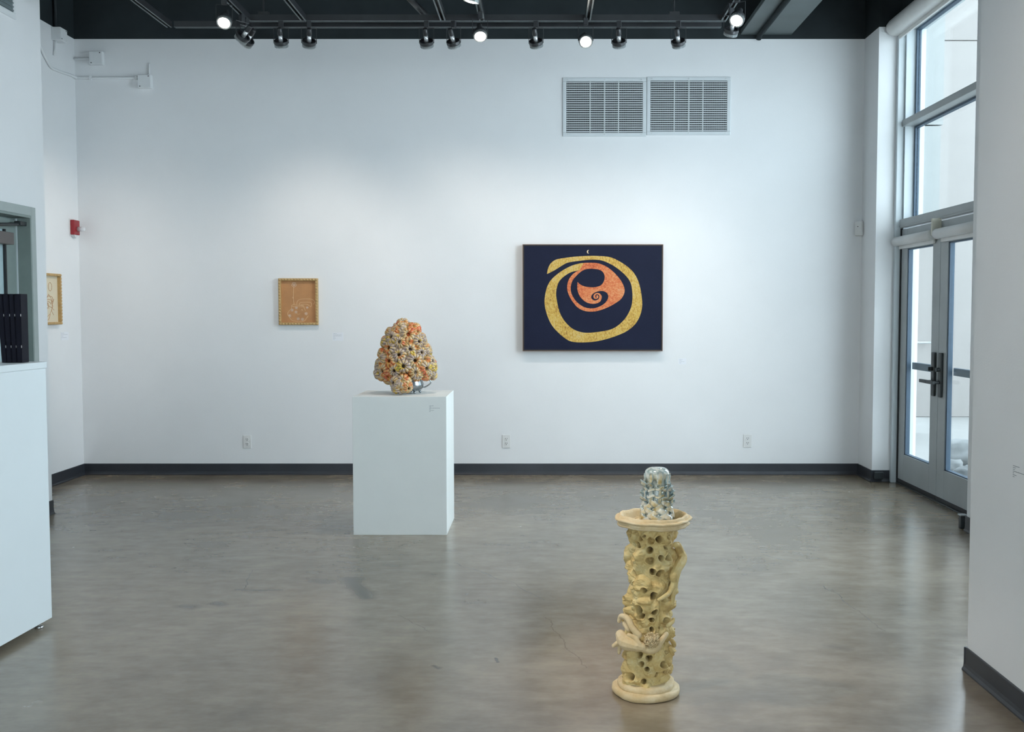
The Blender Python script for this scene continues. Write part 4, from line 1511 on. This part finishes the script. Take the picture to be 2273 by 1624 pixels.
for i in range(80):
    a, r = random.uniform(0, 2 * PI), random.uniform(0, 1) ** 0.5
    p = B_(585 + 100 * r * math.cos(a), 705 + 92 * r * math.sin(a), 0.012 + 0.022 * math.sqrt(max(0, 1 - r * r)))
    tr = random.uniform(11, 16) * zp
    ax = Vector((random.uniform(-1, 1), random.uniform(-1, -0.2), random.uniform(-1, 1))).normalized()
    u_ = ax.orthogonal().normalized(); w_ = ax.cross(u_)
    tube(bm, [p + (u_ * math.cos(b) + w_ * math.sin(b)) * tr for b in np.linspace(0, 5.2, 9)], 6.5 * zp, 6)
obj('curls', bm, M['clay_pale'], colm, smooth=True)
bm = B()
limb(bm, [B_(845, 760, .0), B_(885, 830, .002), B_(905, 890, .002)], [28, 32, 30])
limb(bm, [B_(830, 860, .0), B_(850, 910, .004), B_(875, 960, .006)], [24, 28, 22])
limb(bm, [B_(790, 560, .004), B_(860, 540, .0), B_(880, 510, .0)], [30, 26, 20])
bm = voxel_merge(bm, 0.0022, 2)
obj('finger_stubs', bm, M['clay'], colm, smooth=True)
# dish on top
dz = 0.0
dish = [(0, 0.632), (0.094, 0.632), (0.108, 0.632), (0.124, 0.634), (0.132, 0.636), (0.134, 0.6385), (0.1335, 0.642), (0.1295, 0.6445), (0.1280, 0.648), (0.1290, 0.6525), (0.1370, 0.6545), (0.1415, 0.657), (0.1425, 0.661), (0.1405, 0.6645), (0.1320, 0.6655), (0.1275, 0.6630),
        (0.1272, 0.668), (0.1260, 0.6735), (0.1225, 0.6760), (0.1175, 0.6740), (0.112, 0.664), (0.107, 0.648), (0.100, 0.6435), (0, 0.6425)]
bm = lathe(B(), dish, 120, wob=disc_wob(8.1, 0.007, 0.0055))
dsh = obj('dish', bm, M['clay_pale'], colm, (cxz(0.65) - 0.001, 0, 0), smooth=True)

# ------------------------------------------------------------------ woven ceramic on the dish
potx = at_y(1340 + 685 / 5.8, 1160, CYD).x
pot = thing('woven_vessel', 'small glossy white and blue woven ceramic standing in the clay dish', 'sculpture', (potx, CYD, 0.6425))
m, t, b = nt('celadon_glaze')
v = coords(t, pot)
n1 = noise_tex(t, v, 17, 3, 0.5)
n2 = noise_tex(t, v, 75, 3)
at = t.nodes.new('ShaderNodeAttribute'); at.attribute_name = 'rim'
basec = ramp(t, n1.outputs['Fac'], [(0.36, (0.42, 0.30, 0.10)), (0.45, (0.58, 0.48, 0.28)), (0.54, (0.66, 0.61, 0.48)), (0.72, (0.64, 0.66, 0.62))])
bluec = ramp(t, n2.outputs['Fac'], [(0.36, (0.07, 0.19, 0.22)), (0.50, (0.24, 0.36, 0.39)), (0.66, (0.52, 0.60, 0.61))])
t.links.new(mix(t, at.outputs['Fac'], basec, bluec), b.inputs['Base Color'])
b.inputs['Roughness'].default_value = 0.16
b.inputs['Specular IOR Level'].default_value = 0.7
b.inputs['Coat Weight'].default_value = 0.2
M['celadon'] = m

ZP = CYD / F / 5.8


def pz(y): return (884 - y) * ZP


def ribbon(bm, lay, path, widths, nrm_fn, th=0.0022, cup=0.0):
    """strip following path (list of Vector), with per-point width; rim attribute rises at its edges"""
    k = 5
    rows = []
    for i, p in enumerate(path):
        d = (path[min(i + 1, len(path) - 1)] - path[max(i - 1, 0)]).normalized()
        nn = nrm_fn(p); nn = (nn - d * nn.dot(d)).normalized()
        s = d.cross(nn)
        w = widths[i]
        top, bot = [], []
        for j in range(k):
            f = j / (k - 1) * 2 - 1
            q = p + s * (f * w) + nn * (cup * w * (f * f))
            a = bm.verts.new(q + nn * th); c = bm.verts.new(q - nn * th)
            rim = 0.75 if abs(f) > 0.9 else (0.05 if abs(f) > 0.4 else 0.0)
            if i in (0, len(path) - 1): rim = max(rim, 0.5)
            a[lay] = rim; c[lay] = 0.9
            top.append(a); bot.append(c)
        rows.append((top, bot))
    for (t0, b0), (t1, b1) in zip(rows, rows[1:]):
        for j in range(k - 1):
            bm.faces.new((t0[j], t0[j + 1], t1[j + 1], t1[j]))
            bm.faces.new((b0[j + 1], b0[j], b1[j], b1[j + 1]))
        bm.faces.new((t0[0], t1[0], b1[0], b0[0])); bm.faces.new((t1[-1], t0[-1], b0[-1], b1[-1]))
    for (tt, bb) in (rows[0], rows[-1]):
        bm.faces.new(tt + list(reversed(bb)))


def cyl(a, z, r):
    return Vector((r * math.sin(a), -r * math.cos(a), z))


def rad_n(p):
    return Vector((p.x, p.y, 0)).normalized() if (p.x or p.y) else Vector((0, -1, 0))


# inner core
bm = B()
lay = bm.verts.layers.float.new('rim')
lathe(bm, [(0, 0.0), (0.050, 0.0), (0.054, 0.01), (0.050, 0.04), (0.045, 0.09), (0.040, 0.14), (0.037, pz(300)), (0.0, pz(300))], 40)
for vv in bm.verts: vv[lay] = 0.6 if vv.co.z > 0.05 else 0.3
obj('core', bm, M['celadon'], pot, smooth=True)
# cap with drips
bm = B()
lay = bm.verts.layers.float.new('rim')
n = 72
prof = [(0.0, pz(160)), (0.016, pz(162)), (0.030, pz(170)), (0.038, pz(186)), (0.0425, pz(210)), (0.0445, pz(240)), (0.045, pz(270)), (0.0445, pz(300)), (0.041, pz(296)), (0.035, pz(290))]
rings = []
for pi_, (r, z) in enumerate(prof):
    if r == 0:
        vv = bm.verts.new((0, 0, z)); vv[lay] = 0.55; rings.append([vv]); continue
    ring = []
    for i in range(n):
        a = 2 * PI * i / n
        drip = 0.5 + 0.5 * math.sin(a * 7 + 0.6)
        z2 = z
        if pi_ >= 5:
            z2 = z - drip * 0.011 * (pi_ - 4) * 0.6
        bumpr = 1 + 0.05 * drip * (1 if pi_ > 3 else 0) + 0.03 * mnoise.noise(Vector((math.cos(a) * 2, math.sin(a) * 2, z * 40)))
        vv = bm.verts.new(cyl(a, z2, r * bumpr)); vv[lay] = 0.75 if pi_ < 5 else 0.35
        ring.append(vv)
    rings.append(ring)
for a, bq in zip(rings, rings[1:]):
    for i in range(n):
        j = (i + 1) % n
        if len(a) == 1: bm.faces.new((a[0], bq[i], bq[j]))
        else: bm.faces.new((a[i], bq[i], bq[j], a[j]))
bmesh.ops.recalc_face_normals(bm, faces=bm.faces)
obj('cap', bm, M['celadon'], pot, smooth=True)
random.seed(21)
# tongues hanging from the cap
tongues = [(-0.62, 222, 372, 25), (0.10, 200, 395, 36), (0.80, 240, 372, 20), (1.35, 240, 365, 26), (1.95, 220, 380, 30), (2.6, 230, 370, 28), (3.3, 230, 380, 30), (4.0, 225, 360, 28), (4.75, 240, 380, 24)]
for a, y0, y1, w in tongues:
    bm = B(); lay = bm.verts.layers.float.new('rim')
    path = [cyl(a + 0.04 * math.sin(k), pz(y0 + (y1 - y0) * k / 5), 0.0462 + 0.0015 * math.sin(k * 1.3) + (0.002 if k == 4 else 0)) for k in range(6)]
    ribbon(bm, lay, path, [w * ZP * q for q in (0.7, 1.0, 1.05, 1.0, 0.95, 0.75)], rad_n, 0.003, -0.12)
    obj('tongue', bm, M['celadon'], pot, smooth=True)
# tall staves with blue channels between them
for i in range(9):
    a = 2 * PI * i / 9 + 0.10
    bm = B(); lay = bm.verts.layers.float.new('rim')
    w = random.uniform(24, 34)
    path = [cyl(a + random.uniform(-.03, .03), pz(360 + 330 * k / 6), 0.047 + random.uniform(-.001, .002)) for k in range(7)]
    ribbon(bm, lay, path, [w * ZP * random.uniform(0.85, 1.15) for _ in range(7)], rad_n, 0.0026, 0.22)
    obj('stave', bm, M['celadon'], pot, smooth=True)
    if i % 2 == 0:      # short hoop bridging a stave
        for yy in (430 + random.uniform(-20, 20), 520 + random.uniform(-20, 20)):
            bm = B(); lay = bm.verts.layers.float.new('rim')
            path = [cyl(a + (k / 6 - 0.5) * 0.75, pz(yy + 14 * math.sin(k)), 0.0475 + 0.006 * math.sin(PI * k / 6)) for k in range(7)]
            ribbon(bm, lay, path, [17 * ZP] * 7, rad_n, 0.0022, 0.1)
            obj('hoop', bm, M['celadon'], pot, smooth=True)
# curled petals
for i in range(34):
    lvl = i % 5
    y = 345 + lvl * 62 + random.uniform(-16, 16)
    a = 2 * PI * (i * 0.381966 * 1.0) + random.uniform(-.15, .15)
    af = (a + PI) % (2 * PI) - PI
    if abs(af) < 0.38: a += 0.7
    bm = B(); lay = bm.verts.layers.float.new('rim')
    r0 = 0.046 + lvl * 0.0012
    out = random.uniform(0.009, 0.017)
    sd = random.choice((-1, 1)) * random.uniform(0.05, 0.30)
    path = []
    for k in range(7):
        f = k / 6
        path.append(cyl(a + sd * f, pz(y + 40 - 62 * f + 34 * f * f * f), r0 + out * math.sin(f * 2.2)))
    ww = random.uniform(26, 40) * ZP
    ribbon(bm, lay, path, [ww * q for q in (0.8, 1.05, 1.1, 1.0, 0.9, 0.7, 0.4)], rad_n, 0.002, 0.35)
    obj('petal', bm, M['celadon'], pot, smooth=True)
# woven strips at the foot
for row in range(3):
    for i in range(7):
        for s in (-1, 1):
            a = 2 * PI * (i + 0.5 * row) / 7 + (0.2 if s > 0 else 0)
            y = 640 + row * 88
            bm = B(); lay = bm.verts.layers.float.new('rim')
            path = []
            for k in range(9):
                f = k / 8
                path.append(cyl(a + s * (f - 0.5) * 1.15, pz(y + 62 - 120 * f), 0.0535 + 0.003 * row + 0.0055 * math.sin(f * PI * 2 + (0 if s > 0 else PI)) - 0.006 * abs(f - .5)))
            path = [Vector((p.x, p.y, max(p.z, 0.009))) for p in path]
            ribbon(bm, lay, path, [38 * ZP * q for q in (0.7, 0.95, 1, 1, 1, 1, 1, 0.95, 0.7)], rad_n, 0.0024, -0.1)
            obj('woven_strip', bm, M['celadon'], pot, smooth=True)

# ------------------------------------------------------------------ lighting grid: struts and lamps
ZR = 3.475                                        # underside of the struts
SW = 0.041


def strut(label_, p, q):
    """slotted channel between two points on the level ZR"""
    p, q = Vector(p), Vector(q)
    d = (q - p); L_ = d.length
    t = thing('lighting_strut', label_, 'strut', (p + q) / 2, (0, 0, math.atan2(d.y, d.x)), 'steel struts of the lighting grid')
    bm = B()
    hl, w = L_ / 2, SW / 2
    box(bm, -hl, hl, -w, -w + .004, 0, SW); box(bm, -hl, hl, w - .004, w, 0, SW); box(bm, -hl, hl, -w + .004, w - .004, SW - .004, SW)
    obj('channel', bm, M['blackmetal'], t)
    bm = B()
    box(bm, -hl, hl, -w + .0005, -w + .011, -0.001, 0.006); box(bm, -hl, hl, w - .011, w - .0005, -0.001, 0.006)
    obj('lip', bm, M['steel'], t)
    return t


rowA = at_z(1000, 47, ZR).y
rowB = at_z(1000, 61, ZR).y
RZ = ZR
xa0, xa1 = at_z(545, 47, ZR).x, at_z(1612, 47, ZR).x
xb0, xb1 = at_z(388, 61, ZR).x, at_z(1600, 62, ZR).x
strut('long crosswise strut that the row of wall lamps hangs from', (xa0, rowA, ZR), (xa1, rowA, ZR))
strut('long crosswise strut just behind the lamp row, closer to the wall', (xb0, rowB, ZR), (xb1, rowB, ZR))
rails = [(-2.70, rowB, 'leftmost lengthwise strut, left of the glaring left lamp'), (xa0 + .02, rowA - .021, 'lengthwise strut at the left end of the lamp row'),
         (-1.69, rowA - .021, 'lengthwise strut above the lamps left of the plinth'), (-0.705, rowB - .021, 'lengthwise strut meeting the lamp row above the plinth'),
         (-0.43, rowA - .021, 'lengthwise strut carrying the glaring middle lamp'), (0.318, rowA - .021, 'lengthwise strut above the navy painting'),
         (xa1 - .02, rowA - .021, 'rightmost lengthwise strut beside the grey beam')]
for x, y1, lab in rails:
    zoff = 0.0415 if abs(x + 2.70) > 0.01 and abs(x - xa0) > .05 and abs(x - xa1) > .05 else 0.0
    if abs(x + 0.705) < 0.01: zoff = 0.0
    y1b = y1
    if x == -0.705:
        y1b = rowA - .021
    strut(lab, (x, 2.6, ZR), (x, y1b, ZR))
t = thing('black_pipe', 'black pipe slanting overhead to the lamp row above the plinth', 'pipe', (0, 0, 0))
a, b = at_z(945, 40, ZR + .05), at_z(900, -6, ZR + .05)
obj('pipe', tube(B(), [(a.x, a.y, ZR + .07), (b.x, b.y, ZR + .07)], 0.022, 10), M['blackmetal'], t, smooth=True)

for u, lab in ((588, 'thin black hanger rod over the two lamps at left'), (1495, 'thin black hanger rod over the right lamps')):
    q = at_z(u, 40, ZR + .03)
    t = thing('hanger_rod', lab, 'rod', (q.x, rowA, ZR + SW))
    obj('rod', tube(B(), [(0, 0, 0.02), (0, 0, ZC - .04 - ZR - SW)], 0.006, 8), M['blackmetal'], t)
    obj('clamp', bx(-0.036, 0.036, -0.022, 0.022, 0, 0.022, bev=0.002), M['blackmetal'], t)


LMAT = {}
def lamp_proto():
    r = thing('track_lamp', '', 'lamp')
    obj('adapter', bx(-0.016, 0.016, -0.016, 0.016, 0.0, 0.050, bev=0.003), M['blackmetal'], r)
    bm = B()
    tube(bm, [(-0.052, 0, 0), (0.052, 0, 0)], 0.0028, 6)
    tube(bm, [(-0.052, 0, 0), (-0.052, 0, -0.106)], 0.0022, 6)
    tube(bm, [(0.052, 0, 0), (0.052, 0, -0.106)], 0.0022, 6)
    obj('yoke', bm, M['blackmetal'], r)
    pv = (0, 0, -0.106)
    obj('socket', lathe(B(), [(0, 0.060), (0.0165, 0.060), (0.0180, 0.064), (0.0180, 0.106), (0.013, 0.112), (0, 0.112)], 20), M['blackmetal'], r, pv, smooth=True)
    obj('neck', lathe(B(), [(0, 0.008), (0.0150, 0.008), (0.0150, 0.060), (0, 0.060)], 20), M['neck'], r, pv, smooth=True)
    obj('gimbal_ring', lathe(B(), [(0.040, 0.020), (0.049, 0.020), (0.050, 0.002), (0.048, -0.004), (0.040, -0.004), (0.040, 0.004), (0.012, 0.008), (0.010, 0.011), (0.040, 0.007)], 36, closed=False), M['blackmetal'], r, pv, smooth=False)
    bm = B()
    lathe(bm, [(0.036, -0.004), (0.042, -0.004), (0.042, -0.020), (0.036, -0.020)], 36)
    for k in range(36):
        a = 2 * PI * k / 36
        x, y = 0.0455 * math.cos(a), 0.0455 * math.sin(a)
        f = box(B(), -0.0022, 0.0022, -0.0016, 0.0016, -0.024, -0.004)
        bmesh.ops.rotate(f, verts=f.verts, matrix=Matrix.Rotation(a, 3, 'Z')); bmesh.ops.translate(f, verts=f.verts, vec=(x, y, 0))
        tm = bpy.data.meshes.new('t'); f.to_mesh(tm); f.free(); bm.from_mesh(tm); bpy.data.meshes.remove(tm)
    obj('cooling_fins', bm, M['fin'], r, pv)
    obj('lens', lathe(B(), [(0, -0.029), (0.018, -0.0275), (0.032, -0.024), (0.0400, -0.019), (0.0400, -0.016), (0, -0.016)], 30), M['lampdim'], r, pv, smooth=True)
    return r


lproto = lamp_proto()
LENS_DIM = [c for c in lproto.children if c.name.startswith('lens')][0].data
LENS_LIT = LENS_DIM.copy(); LENS_LIT.materials.clear(); LENS_LIT.materials.append(M['lamp'])
ZRING = ZR - 0.048 - 0.106
first = [True]


def lamp(ring, aim, label_, lit, energy, angle=60, blend=0.9, group='lamps of the lighting grid'):
    ring = Vector(ring); aim = Vector(aim)
    r = lproto if first[0] else copy_tree(lproto)
    first[0] = False
    d = (aim - ring)
    yaw = math.atan2(-d.x, d.y)
    tilt = math.atan2(math.hypot(d.x, d.y), -d.z)
    r.location = (ring.x, ring.y, ring.z + 0.106)
    r.rotation_euler = (0, 0, yaw)
    tag(r, label_, 'lamp', group)
    for c in r.children:
        nm = c.name.split('.')[0]
        if nm in ('socket', 'neck', 'gimbal_ring', 'cooling_fins', 'lens'):
            c.rotation_euler = (tilt, 0, 0)
        if nm == 'lens':
            c.data = LENS_LIT if lit else LENS_DIM
    if energy:
        l = bpy.data.lights.new('lamp_beam', 'SPOT')
        l.energy = energy; l.color = SPOT_COL
        l.spot_size = math.radians(angle); l.spot_blend = blend
        l.shadow_soft_size = 0.035
        lo = bpy.data.objects.new('lamp_beam', l)
        COL.objects.link(lo)
        lo.location = ring + d.normalized() * 0.036
        lo.rotation_euler = d.to_track_quat('-Z', 'Y').to_euler()
    return r


def ringp(u, v): return at_z(u, v, ZRING)


WALL_E = 35
wl = [(624, (-1.95, 1.10), 'wall lamp hanging left of the second strut, third from left in the row'), (686, (-2.05, 1.40), 'wall lamp under the strut left of the plinth'),
      (947, (-0.75, 1.50), 'wall lamp under the black slanting pipe'), (1007, (-0.2, 1.40), 'wall lamp tilted slightly right, left of the glaring middle lamp'),
      (1190, (0.25, 1.40), 'wall lamp alone between the two glaring middle lamps'), (1374, (0.75, 1.40), 'wall lamp above the right air grille, right of the glare'),
      (1506, (1.45, 1.40), 'wall lamp under the right hanger rod')]
for u, (ax, az), lab in wl:
    p = ringp(u, 92); p.y = rowA
    p.x = at_y(u, 92, rowA).x
    p.z = ZRING
    lamp(p, (ax, YB, az), lab, False, WALL_E if u < 1000 else WALL_E * 0.66, 78, 1.0)
p = ringp(522, 83); p.x = xa0 + .02
lamp(p, (-4.0, 8.6, 1.6), 'black lamp tilted left, farther left of the overlapping pair', False, 70, 50, 1.0)
p = ringp(538, 95); p.x = xa0 + .02
p.y = rowA - 0.05
lamp(p, (-3.9, 8.9, 1.5), 'black lamp tilted left, nearer the row in the overlapping pair', False, 30, 60, 1.0)
p = ringp(1609, 70); p.x = xa1 - 0.02
lamp(p, (1.0, 8.9, 1.0), 'grey lamp at the right end of the row under the glaring lamp', False, 40, 60, 1.0)
p = ringp(490, 47)
lamp((xa0 + .02, p.y, ZRING), (-1.9, 4.4, 0.6), 'glaring lit lamp at the left, facing the room', True, 40, 60, 1.0)
p = ringp(1066, 77)
lamp((-0.43, p.y, ZRING), (-0.05, 4.6, 0.0), 'glaring lit lamp in the middle below the lamp at the top edge', True, 30, 60, 1.0)
p = ringp(1052, -4)
lamp((-0.43, p.y, ZRING), (-0.92, 6.80, 1.05), 'glaring lit lamp cut by the top edge of the picture', True, 75, 44, 1.0)
p = ringp(1287, 96)
lamp((0.300, min(p.y, rowA - 0.07), ZRING), (0.41, CYD, 0.6), 'glaring lit lamp above the left air grille, facing the camera', True, 60, 30, 1.0)
p = ringp(1628, 42)
lamp((xa1 - 0.036, p.y, ZRING), (0.2, 4.6, 0.8), 'glaring lit lamp at the right end beside the grey beam', True, 40, 60, 1.0)
# lamps nearer the camera, above the frame: one read from a shadow, others added
lamp((-1.69, 3.75, ZRING), (0.41, CYD, 0.45), 'lamp above the picture aimed at the clay column', True, 190, 32, 1.0)
lamp((-0.705, 4.9, ZRING), (-0.92, SY, 1.1), 'added lamp above the picture aimed at the sculpture on the plinth', True, 50, 16, 0.9)
lamp((-0.43, 2.9, ZRING), (0.42, CYD, 0.5), 'second, added lamp above the picture aimed at the clay column', True, 130, 30, 1.0)
lamp((-0.43, 3.5, ZRING), (1.69, 2.9, 1.5), 'added lamp above the picture aimed at the grey wall on the right', True, 55, 75, 1.0)
